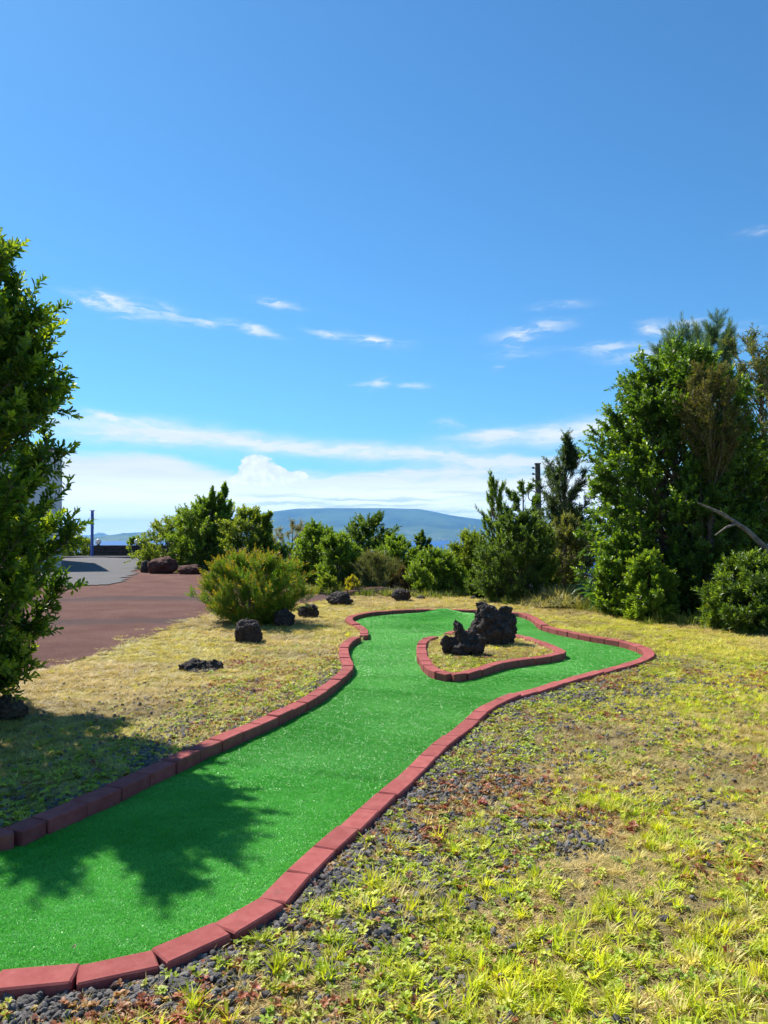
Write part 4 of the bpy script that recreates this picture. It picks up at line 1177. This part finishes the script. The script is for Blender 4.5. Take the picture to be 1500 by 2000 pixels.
def blades(n, rad, hmin, hmax, wd, lean, seed, bend=.5, base_rad=None):
    r = np.random.default_rng(seed); V = []; T = []
    for i in range(n):
        a = r.uniform(0, 6.283); rr = rad * r.random() ** .7; b = np.array([math.cos(a) * rr, math.sin(a) * rr, -.01])
        h = r.uniform(hmin, hmax); la = a + r.normal(0, .8); lz = abs(r.normal(lean, .25)); lz = min(lz, 1.5)
        d0 = np.array([math.cos(la) * math.sin(lz), math.sin(la) * math.sin(lz), math.cos(lz)])
        lz2 = min(lz + bend * r.random(), 1.62); d1 = np.array([math.cos(la) * math.sin(lz2), math.sin(la) * math.sin(lz2), math.cos(lz2)])
        s = np.array([-math.sin(la + r.normal(0, .5)), math.cos(la), 0]) * wd * r.uniform(.6, 1.2) * .5
        m = b + d0 * h * .5; e = m + d1 * h * .5; k = len(V)
        V += [b - s, b + s, m + s * .8, m - s * .8, e]
        T += [(k, k + 1, k + 2), (k, k + 2, k + 3), (k + 3, k + 2, k + 4)]
    return np.array(V), np.array(T)


def rosette(n, seed, ll=.5, lw=.3, flat=1.15):
    r = np.random.default_rng(seed)
    nst = r.integers(2, 5); Pt = []; D = []; N = []; Ln = []
    for s in range(nst):
        c = np.array([r.normal(0, .35), r.normal(0, .35), r.uniform(.05, .35)])
        for i in range(n):
            a = i * 2.4 + r.random(); e = r.uniform(.1, .9)
            d = np.array([math.cos(a) * math.cos(e), math.sin(a) * math.cos(e), math.sin(e)]); Pt.append(c); D.append(d)
            N.append(np.array([-math.cos(a) * math.sin(e), -math.sin(a) * math.sin(e), math.cos(e)])); Ln.append(ll * r.uniform(.6, 1.1))
    Ln = np.array(Ln)
    V, Fc, _ = leaf_np(np.array(Pt), np.array(D), np.array(N), Ln, Ln * lw / ll, np.zeros((len(Pt), 3)), 4)
    return V, Fc


def stone_proto(seed, mat):
    bm = bmesh.new(); bmesh.ops.create_icosphere(bm, subdivisions=2, radius=1); off = Vector((seed * 3.1, seed * 5.3, 1))
    for v in bm.verts:
        f = 1 + .35 * mnoise.noise(v.co * 1.1 + off) + .12 * mnoise.noise(v.co * 3 + off); v.co = Vector((v.co.x * f * 1.15, v.co.y * f * .85, v.co.z * f * .65))
    me = bpy.data.meshes.new('pebble'); bm.to_mesh(me); bm.free(); me.materials.append(mat)
    return bpy.data.objects.new('pebble', me)


def scatter(name, label, protos, pts, rot, scl, tint, cat=None):
    """one object that instances protos on its points"""
    n = len(pts)
    me = bpy.data.meshes.new(name); me.vertices.add(n); me.vertices.foreach_set('co', np.asarray(pts, np.float32).ravel())
    for an, ty, data in (('rot', 'FLOAT_VECTOR', rot), ('tint', 'FLOAT_COLOR', np.concatenate([tint, np.ones((n, 1))], 1))):
        at = me.attributes.new(an, ty, 'POINT'); at.data.foreach_set('vector' if ty == 'FLOAT_VECTOR' else 'color', np.asarray(data, np.float32).ravel())
    at = me.attributes.new('size', 'FLOAT_VECTOR', 'POINT'); at.data.foreach_set('vector', np.asarray(scl, np.float32).ravel())
    at = me.attributes.new('pick', 'INT', 'POINT'); at.data.foreach_set('value', rng.integers(0, len(protos), n).astype(np.int32))
    o = link(bpy.data.objects.new(name, me)); tag(o, label, cat, kind='stuff')
    ng = bpy.data.node_groups.new(name + '_scatter', 'GeometryNodeTree')
    ng.interface.new_socket('Geometry', in_out='INPUT', socket_type='NodeSocketGeometry'); ng.interface.new_socket('Geometry', in_out='OUTPUT', socket_type='NodeSocketGeometry')
    gi = ng.nodes.new('NodeGroupInput'); go = ng.nodes.new('NodeGroupOutput'); ip = ng.nodes.new('GeometryNodeInstanceOnPoints')
    jn = ng.nodes.new('GeometryNodeJoinGeometry')
    for p in protos[::-1]:
        oi_ = ng.nodes.new('GeometryNodeObjectInfo'); oi_.inputs[0].default_value = p
        g2 = ng.nodes.new('GeometryNodeGeometryToInstance'); ng.links.new(oi_.outputs['Geometry'], g2.inputs[0]); ng.links.new(g2.outputs[0], jn.inputs[0])
    def na(nm, ty):
        x_ = ng.nodes.new('GeometryNodeInputNamedAttribute'); x_.data_type = ty; x_.inputs['Name'].default_value = nm
        return [s for s in x_.outputs if s.enabled and s.name == 'Attribute'][0]
    ng.links.new(gi.outputs[0], ip.inputs['Points']); ng.links.new(jn.outputs[0], ip.inputs['Instance'])
    ip.inputs['Pick Instance'].default_value = True
    ng.links.new(na('pick', 'INT'), ip.inputs['Instance Index']); ng.links.new(na('rot', 'FLOAT_VECTOR'), ip.inputs['Rotation']); ng.links.new(na('size', 'FLOAT_VECTOR'), ip.inputs['Scale'])
    ng.links.new(ip.outputs[0], go.inputs[0])
    md = o.modifiers.new('scatter', 'NODES'); md.node_group = ng
    return o


def mixc(a, b, f): return np.asarray(a)[None] * (1 - f[:, None]) + np.asarray(b)[None] * f[:, None]


def field(n_per_m2, y0, y1, xpad=1.6, seed=0, slope=.52):
    r = np.random.default_rng(seed)
    A = (y1 - y0) * (2 * slope * (y0 + y1) / 2 + 2 * xpad); n = int(A * n_per_m2)
    y = y0 + (y1 - y0) * r.random(int(n * 1.6)); wmax = slope * y1 + xpad
    x = (r.random(len(y)) * 2 - 1) * wmax; k = np.abs(x) < slope * y + xpad
    return x[k][:n], y[k][:n]


def zones(x, y):
    lane = inside(laneS, x, y) & ~inside(islS, x, y)
    drive = inside(drive_poly, x, y) | inside(pave_poly, x, y)
    return lane, drive


def hz(x, y):
    h = ground_h(x, y); nr = (x > -4) & (x < 6) & (y > 1.5) & (y < 17)
    d = np.full(len(x), 9.); d[nr] = dist_poly(lane_poly, x[nr], y[nr], 6); h = .052 + (h - .052) * sstep(d, 0, .5)
    il = inside(islS, x, y); h = np.where(il, .045 + .02 * fbm(x * 4, y * 4, 5), h)
    return h, d


def place(n_m2, y0, y1, seed, prob, kerbgap=.075, xpad=1.6):
    x, y = field(n_m2, y0, y1, xpad, seed); lane, drive = zones(x, y)
    h, d = hz(x, y); di = dist_poly(kerbI, x, y, 4)
    r = np.random.default_rng(seed + 99)
    k = ~lane & (d > kerbgap) & (di > kerbgap) & (~drive | (r.random(len(x)) < .8 * np.exp(-dist_poly(drive_poly, x, y, 1) / .11)))
    x, y, h, d = x[k], y[k], h[k], d[k]
    k = r.random(len(x)) < prob(x, y, d); return x[k], y[k], h[k], d[k], r


# how gravelly the ground is: a band beside the kerb, wider near the camera on the right
def gravel_w(x, y, d):
    right = (x > -1.6 + 0 * y) & (y < 9)
    k = sstep(fbm(x * 2.4, y * 2.4, 41), .40, .60)
    g = np.exp(-d / .20) * (.4 + .6 * k) + np.exp(-(d / 1.1) ** 2) * k * .42
    g = np.where(right, g, g * .4)
    return g * (1 - sstep(y, 6.5, 9.5))


def thatch_tint(x, y, r):
    n = len(x)
    a = fbm(x * .55 + 3, y * .55, 51); b = fbm(x * 2.2, y * 2.2, 52)
    straw = mixc((.74, .57, .24), (.54, .41, .17), r.random(n)); olive = mixc((.54, .52, .07), (.74, .66, .11), r.random(n))
    f = sstep(a * .65 + b * .35 + .05 * r.normal(size=n), .42, .58); f = np.where(x > 1.2, np.clip(f + .2, 0, 1), f * .5)
    c = straw * (1 - f[:, None]) + olive * f[:, None]
    k = sstep(fbm(x * .9 + 11, y * 1.3 + 5, 57, 5), .50, .68)[:, None] * .6      # patches of older brown thatch
    c = c * (1 - k) + np.array([(.40, .29, .16)]) * k
    return c * r.uniform(.66, 1.08, (n, 1))


TH = [proto('thatch_patch', *blades(46, 1.0, .5, 1.3, .075, 1.15, s, .4), M_GRASS) for s in (1, 2, 3, 4)]
TU = [proto('grass_tuft', *blades(24, .22, .5, 1.1, .075, .45, s, .7), M_GRASS) for s in (11, 12, 13, 14, 15)]
RO = [proto('weed_rosette', *rosette(6, s), M_WEED) for s in (21, 22, 23, 24, 25)]
# short grass and thatch everywhere
px_, py_, pz_, pr_, ps_, pt_ = [], [], [], [], [], []
for (dn, y0, y1, sz, sd_) in ((900, 1.6, 4.5, .036, 1), (520, 4.5, 9, .045, 2), (190, 9, 18.5, .065, 3)):
    x, y, h, d, r = place(dn, y0, y1, sd_, lambda x, y, d: np.clip(1 - 1.0 * gravel_w(x, y, d), .12, 1) * np.where((x > -1.2) & (d < 1.8) & (y < 8), .7, 1))
    n = len(x); px_.append(np.stack([x, y, h], 1)); pr_.append(np.stack([r.normal(0, .1, n), r.normal(0, .1, n), r.uniform(0, 6.28, n)], 1))
    s = sz * r.uniform(.7, 1.4, (n, 1)); ps_.append(np.concatenate([s, s, s * r.uniform(.5, .9, (n, 1))], 1)); pt_.append(thatch_tint(x, y, r))
scatter('lawn_thatch', 'short dry lawn grass around the lane', TH, *[np.concatenate(a) for a in (px_, pr_, ps_, pt_)], cat='grass')

# grass tufts
px_, pr_, ps_, pt_ = [], [], [], []
def tuft_prob(x, y, d):
    a = fbm(x * 1.1 + 9, y * 1.1, 71); b = sstep(a, np.where(x > .8, .39, .45), np.where(x > .8, .56, .63))
    right = (x > .0)
    return np.clip(b * np.where(right, 1., .45) * (1 - .8 * gravel_w(x, y, d)) * np.where(y < 4.2, 1., .6) * np.where(right & (d < .9), .45, 1), .02, 1)
for (dn, y0, y1, sz, sd_) in ((560, 1.6, 4.2, .085, 4), (240, 4.2, 8.5, .070, 5), (55, 8.5, 18, .075, 6)):
    x, y, h, d, r = place(dn, y0, y1, sd_, tuft_prob, .10)
    n = len(x); px_.append(np.stack([x, y, h], 1)); pr_.append(np.stack([r.normal(0, .15, n), r.normal(0, .15, n), r.uniform(0, 6.28, n)], 1))
    s = sz * r.uniform(.5, 1.25, (n, 1)) * np.where(x < -1, .7, 1)[:, None]; ps_.append(np.concatenate([s, s, s * r.uniform(.45, .85, (n, 1))], 1))
    g = mixc((.50, .60, .035), (.78, .76, .05), r.random(n)); dry = mixc((.80, .68, .26), (.54, .52, .14), r.random(n)); f = (r.random(n) < .28).astype(float)
    pt_.append((g * (1 - f[:, None]) + dry * f[:, None]) * r.uniform(.75, 1.1, (n, 1)))
scatter('grass_tufts', 'yellow-green tufts of longer grass in the lawn', TU, *[np.concatenate(a) for a in (px_, pr_, ps_, pt_)], cat='grass')

# creeping weeds
px_, pr_, ps_, pt_ = [], [], [], []
def weed_prob(x, y, d):
    a = fbm(x * 2.0 + 4, y * 2.0, 81); zone = np.where(x > -1.8, np.exp(-(d / 1.7) ** 2), np.exp(-(d / .8) ** 2)) * (1 - sstep(y, 9, 13))
    zone = np.maximum(zone, .45 * (y < 4.5)); zone = np.maximum(zone, 1.6 * inside(islS, x, y)); return np.clip(zone * (.25 + .9 * sstep(a, .36, .58)), 0, 1)
for (dn, y0, y1, sz, sd_) in ((720, 1.6, 4.2, .036, 7), (560, 4.2, 9, .036, 8), (120, 9, 15, .036, 9)):
    x, y, h, d, r = place(dn, y0, y1, sd_, weed_prob, .085)
    n = len(x); px_.append(np.stack([x, y, h + .004], 1)); pr_.append(np.stack([r.normal(0, .2, n), r.normal(0, .2, n), r.uniform(0, 6.28, n)], 1))
    s = sz * r.uniform(.6, 1.35, (n, 1)); ps_.append(np.concatenate([s, s, s * .9], 1))
    g = mixc((.27, .40, .03), (.58, .58, .055), r.random(n)); red = mixc((.34, .08, .045), (.46, .24, .08), r.random(n))
    f = np.clip(sstep(fbm(x * 1.8 + 7, y * 1.8, 91) + r.normal(0, .05, n), .60, .68) + (r.random(n) < .10), 0, 1)
    pt_.append((g * (1 - f[:, None]) + red * f[:, None]) * r.uniform(.7, 1.1, (n, 1)))
scatter('creeping_weeds', 'small creeping weeds with green and reddish leaves beside the kerb', RO, *[np.concatenate(a) for a in (px_, pr_, ps_, pt_)], cat='weeds')

# gravel
m, t = mat_new('grey_gravel_stone')
at_ = t.n('ShaderNodeAttribute', attribute_name='tint', attribute_type='INSTANCER').outputs['Color']
nn_ = t.noise(t.n('ShaderNodeTexCoord').outputs['Object'], 3, 5, .7)
bsdf_out(t, t.mix(t.m('MULTIPLY', t.step(nn_, .4, .7), .5), at_, (.08, .07, .07)), .9, .2, nn_, .6, .1)
ST = [stone_proto(s, m) for s in (1, 2, 3, 4)]
px_, pr_, ps_, pt_ = [], [], [], []
for (dn, y0, y1, sz, sd_) in ((6500, 1.6, 4.2, .0090, 17), (3800, 4.2, 9.5, .0100, 18)):
    x, y, h, d, r = place(dn, y0, y1, sd_, lambda x, y, d: np.clip(gravel_w(x, y, d) * 1.0 + .003, 0, 1), .062)
    n = len(x); px_.append(np.stack([x, y, h + .003 + r.uniform(0, .008, n)], 1)); pr_.append(r.uniform(0, 6.28, (n, 3)) * np.array([.12, .12, 1]))
    s = sz * np.exp(np.clip(r.normal(0, .38, (n, 1)), -1, .62)); ps_.append(np.concatenate([s, s, s], 1))
    g = mixc((.13, .118, .105), (.36, .325, .29), r.random(n)); rd = mixc((.20, .09, .07), (.14, .07, .05), r.random(n)); f = (r.random(n) < .06).astype(float)
    pt_.append(g * (1 - f[:, None]) + rd * f[:, None])
scatter('kerbside_gravel', 'loose dark grey gravel along the outside of the kerb', ST, *[np.concatenate(a) for a in (px_, pr_, ps_, pt_)], cat='gravel')

# turf pile
m, t = mat_new('turf_fibre')
at_ = t.n('ShaderNodeAttribute', attribute_name='tint', attribute_type='INSTANCER').outputs['Color']
bsdf_out(t, at_, .33, .45, transl=.22)
TP = [proto('turf_fibres', *blades(150, 1.0, .16, .30, .038, .55, s, .8), m) for s in (31, 32, 33, 34)]
px_, pr_, ps_, pt_ = [], [], [], []
for (dn, y0, y1, sz, sd_) in ((900, 2.2, 4.5, .05, 27), (640, 4.5, 8, .058, 28), (420, 8, 14.5, .07, 29)):
    st_ = dn ** -.5; X_, Y_ = np.meshgrid(np.arange(-3, 5.2, st_), np.arange(y0, y1, st_)); jr = np.random.default_rng(sd_)
    x = X_.ravel() + jr.uniform(-.4, .4, X_.size) * st_; y = Y_.ravel() + jr.uniform(-.4, .4, X_.size) * st_
    k = (np.abs(x) < .56 * y + 1.0) & inside(laneS, x, y) & ~inside(islS, x, y); x, y = x[k], y[k]
    d = dist_poly(lane_poly, x, y, 6); di = dist_poly(kerbI, x, y, 4); k = (d > .055) & (di > .055); x, y = x[k], y[k]
    r = np.random.default_rng(sd_); n = len(x)
    px_.append(np.stack([x, y, turf_h(x, y) - .001], 1)); pr_.append(np.stack([r.normal(0, .012, n), r.normal(0, .012, n), r.uniform(0, 6.28, n)], 1))
    s = sz * r.uniform(.8, 1.1, (n, 1)); ps_.append(np.concatenate([s, s, np.full((n, 1), .052) * r.uniform(.94, 1.06, (n, 1))], 1))
    g = mixc((.075, .43, .024), (.17, .58, .085), np.clip(fbm(x * 1.6, y * 2.4, 95, 5) * 2.0 - .5 + r.normal(0, .10, n), 0, 1)); e0, e1 = np.array(G(400, 1490, 0)), np.array(G(765, 1532, 0)); u_ = (e1 - e0) / np.linalg.norm(e1 - e0); s_ = (x - e0[0]) * -u_[1] + (y - e0[1]) * u_[0]
    f0, f1 = np.array(G(640, 1345, 0)), np.array(G(960, 1372, 0)); v_ = (f1 - f0) / np.linalg.norm(f1 - f0); q_ = (x - f0[0]) * -v_[1] + (y - f0[1]) * v_[0]
    pile_shade_seams = np.where(s_ < 0, 1.08, .93) * np.where(q_ > 0, 1.06, 1.0) * np.where(np.abs(s_) < .012, .7, 1) * np.where(np.abs(q_) < .012, .85, 1)  # pile-direction brightness painted into each strip's colour, plus darker seam lines
    pt_.append(g * pile_shade_seams[:, None] * 1.05)
scatter('turf_pile', 'short shiny fibres of the green artificial turf', TP, *[np.concatenate(a) for a in (px_, pr_, ps_, pt_)], cat='artificial turf')

# dry grass heap at the foot of the hedge, dry stalks on rocks
r = np.random.default_rng(77)
n = 420; q = [P(rnd.gauss(1088, 24), 1100, rnd.gauss(15.4, .45)) for _ in range(n)]
x = np.array([p.x for p in q]); y = np.array([p.y for p in q]); z = ground_h(x, y) + r.uniform(0, .22, n) * np.exp(-((x - x.mean()) / .5) ** 2)
DS = [proto('dry_stalks', *blades(16, .5, .6, 1.4, .06, .9, s, .6), M_GRASS) for s in (41, 42, 43)]
s = r.uniform(.14, .3, (n, 1))
scatter('dry_grass_heap', 'heap of straw-coloured dry grass and reeds left of the ginger plants', DS, np.stack([x, y, z], 1), np.stack([r.normal(0, .3, n), r.normal(0, .3, n), r.uniform(0, 6.28, n)], 1),
        np.concatenate([s, s, s * .7], 1), mixc((.42, .34, .15), (.24, .26, .07), r.random(n)), cat='dry grass')
# long grass fringe at the foot of the hedge
xs, ys = [], []
for (pa, da, pb_, db) in ((690, 17.6, 960, 17.2), (960, 16.2, 1100, 15.6), (1100, 15.3, 1260, 12.8), (1260, 12.8, 1520, 11.2), (590, 18.6, 700, 18.0), (380, 28, 270, 30)):
    for k in range(170):
        u = rnd.random(); p = P(pa + (pb_ - pa) * u, 1100, da + (db - da) * u + rnd.gauss(0, .25)); xs.append(p.x); ys.append(p.y)
x = np.array(xs); y = np.array(ys); n = len(x); s = r.uniform(.10, .26, (n, 1))
scatter('hedge_foot_grass', 'longer rough grass along the foot of the hedge', TU + DS[:1], np.stack([x, y, ground_h(x, y)], 1), np.stack([r.normal(0, .2, n), r.normal(0, .2, n), r.uniform(0, 6.28, n)], 1),
        np.concatenate([s, s, s], 1), mixc((.14, .20, .03), (.38, .36, .08), r.random(n)), cat='grass')

# small litter: sticks, pale chips, teal scraps of turf
m_stick = simple('dry_stick', (.30, .22, .16), (.42, .33, .25), 20, .9, .1, .3, .005)
def stick(p0, p1, rad, label):
    a = Vector((*G(*p0, .03), .03)); b = Vector((*G(*p1, .03), .03)); c = (a + b) / 2
    V, Q = tubes([([a - c, (a - c) * .3 + Vector((.008, .004, .012)), b - c], [rad, rad * .9, rad * .4])], 7)
    o = obj_np('dry_stick', V, Q, m_stick, None, smooth=True); o.location = c; tag(o, label, 'stick')
stick((262, 1990), (324, 1934), .007, 'bare dry twig lying on the gravel near the bottom edge')
stick((617, 1875), (697, 1926), .003, 'thin straw-coloured stalk lying across the gravel below the kerb')
stick((1142, 1604), (1178, 1618), .004, 'short pale stick in the weeds right of the lane')
stick((140, 1851), (146, 1855), .0025, 'tiny straw lying on the turf near its lower left end')
stick((980, 1500), (1030, 1508), .0035, 'thin dry stalk among the weeds midway along the lane')
m_teal = simple('teal_scrap', (.10, .42, .33), (.16, .5, .4), 30, .6, .3, .2, .004)
for (px, py, lab) in ((819, 1766, 'tiny teal scrap among the red weeds'), (692, 1812, 'small teal scrap on the gravel'), (512, 1985, 'teal scrap at the bottom edge of the photo')):
    gx_, gy_ = G(px, py, .02); bm = bmesh.new(); bmesh.ops.create_icosphere(bm, subdivisions=2, radius=1)
    for v in bm.verts:
        f = 1 + .7 * mnoise.noise(v.co * 2 + Vector((px, 0, 0))); v.co = Vector((v.co.x * .016 * f, v.co.y * .012 * f, v.co.z * .006 * f))
    o = obj_bm('plastic_scrap', bm, m_teal); o.location = (gx_, gy_, .028); tag(o, lab, 'scrap')
m_chip = simple('pale_stone_chip', (.45, .43, .40), (.6, .58, .55), 30, .8, .2, .3, .004)
for (px, py, lab) in ((1100, 1597, 'pale stone chip in the weeds beside the lane'), (1330, 1685, 'bluish pale stone half hidden in the dry grass')):
    gx_, gy_ = G(px, py, .02); bm = bmesh.new(); bmesh.ops.create_icosphere(bm, subdivisions=2, radius=1)
    for v in bm.verts:
        f = 1 + .5 * mnoise.noise(v.co * 1.4 + Vector((px, 0, 0))); v.co = Vector((v.co.x * .03 * f, v.co.y * .02 * f, v.co.z * .013 * f))
    o = obj_bm('stone_chip', bm, m_chip); o.location = (gx_, gy_, .024); tag(o, lab, 'stone')
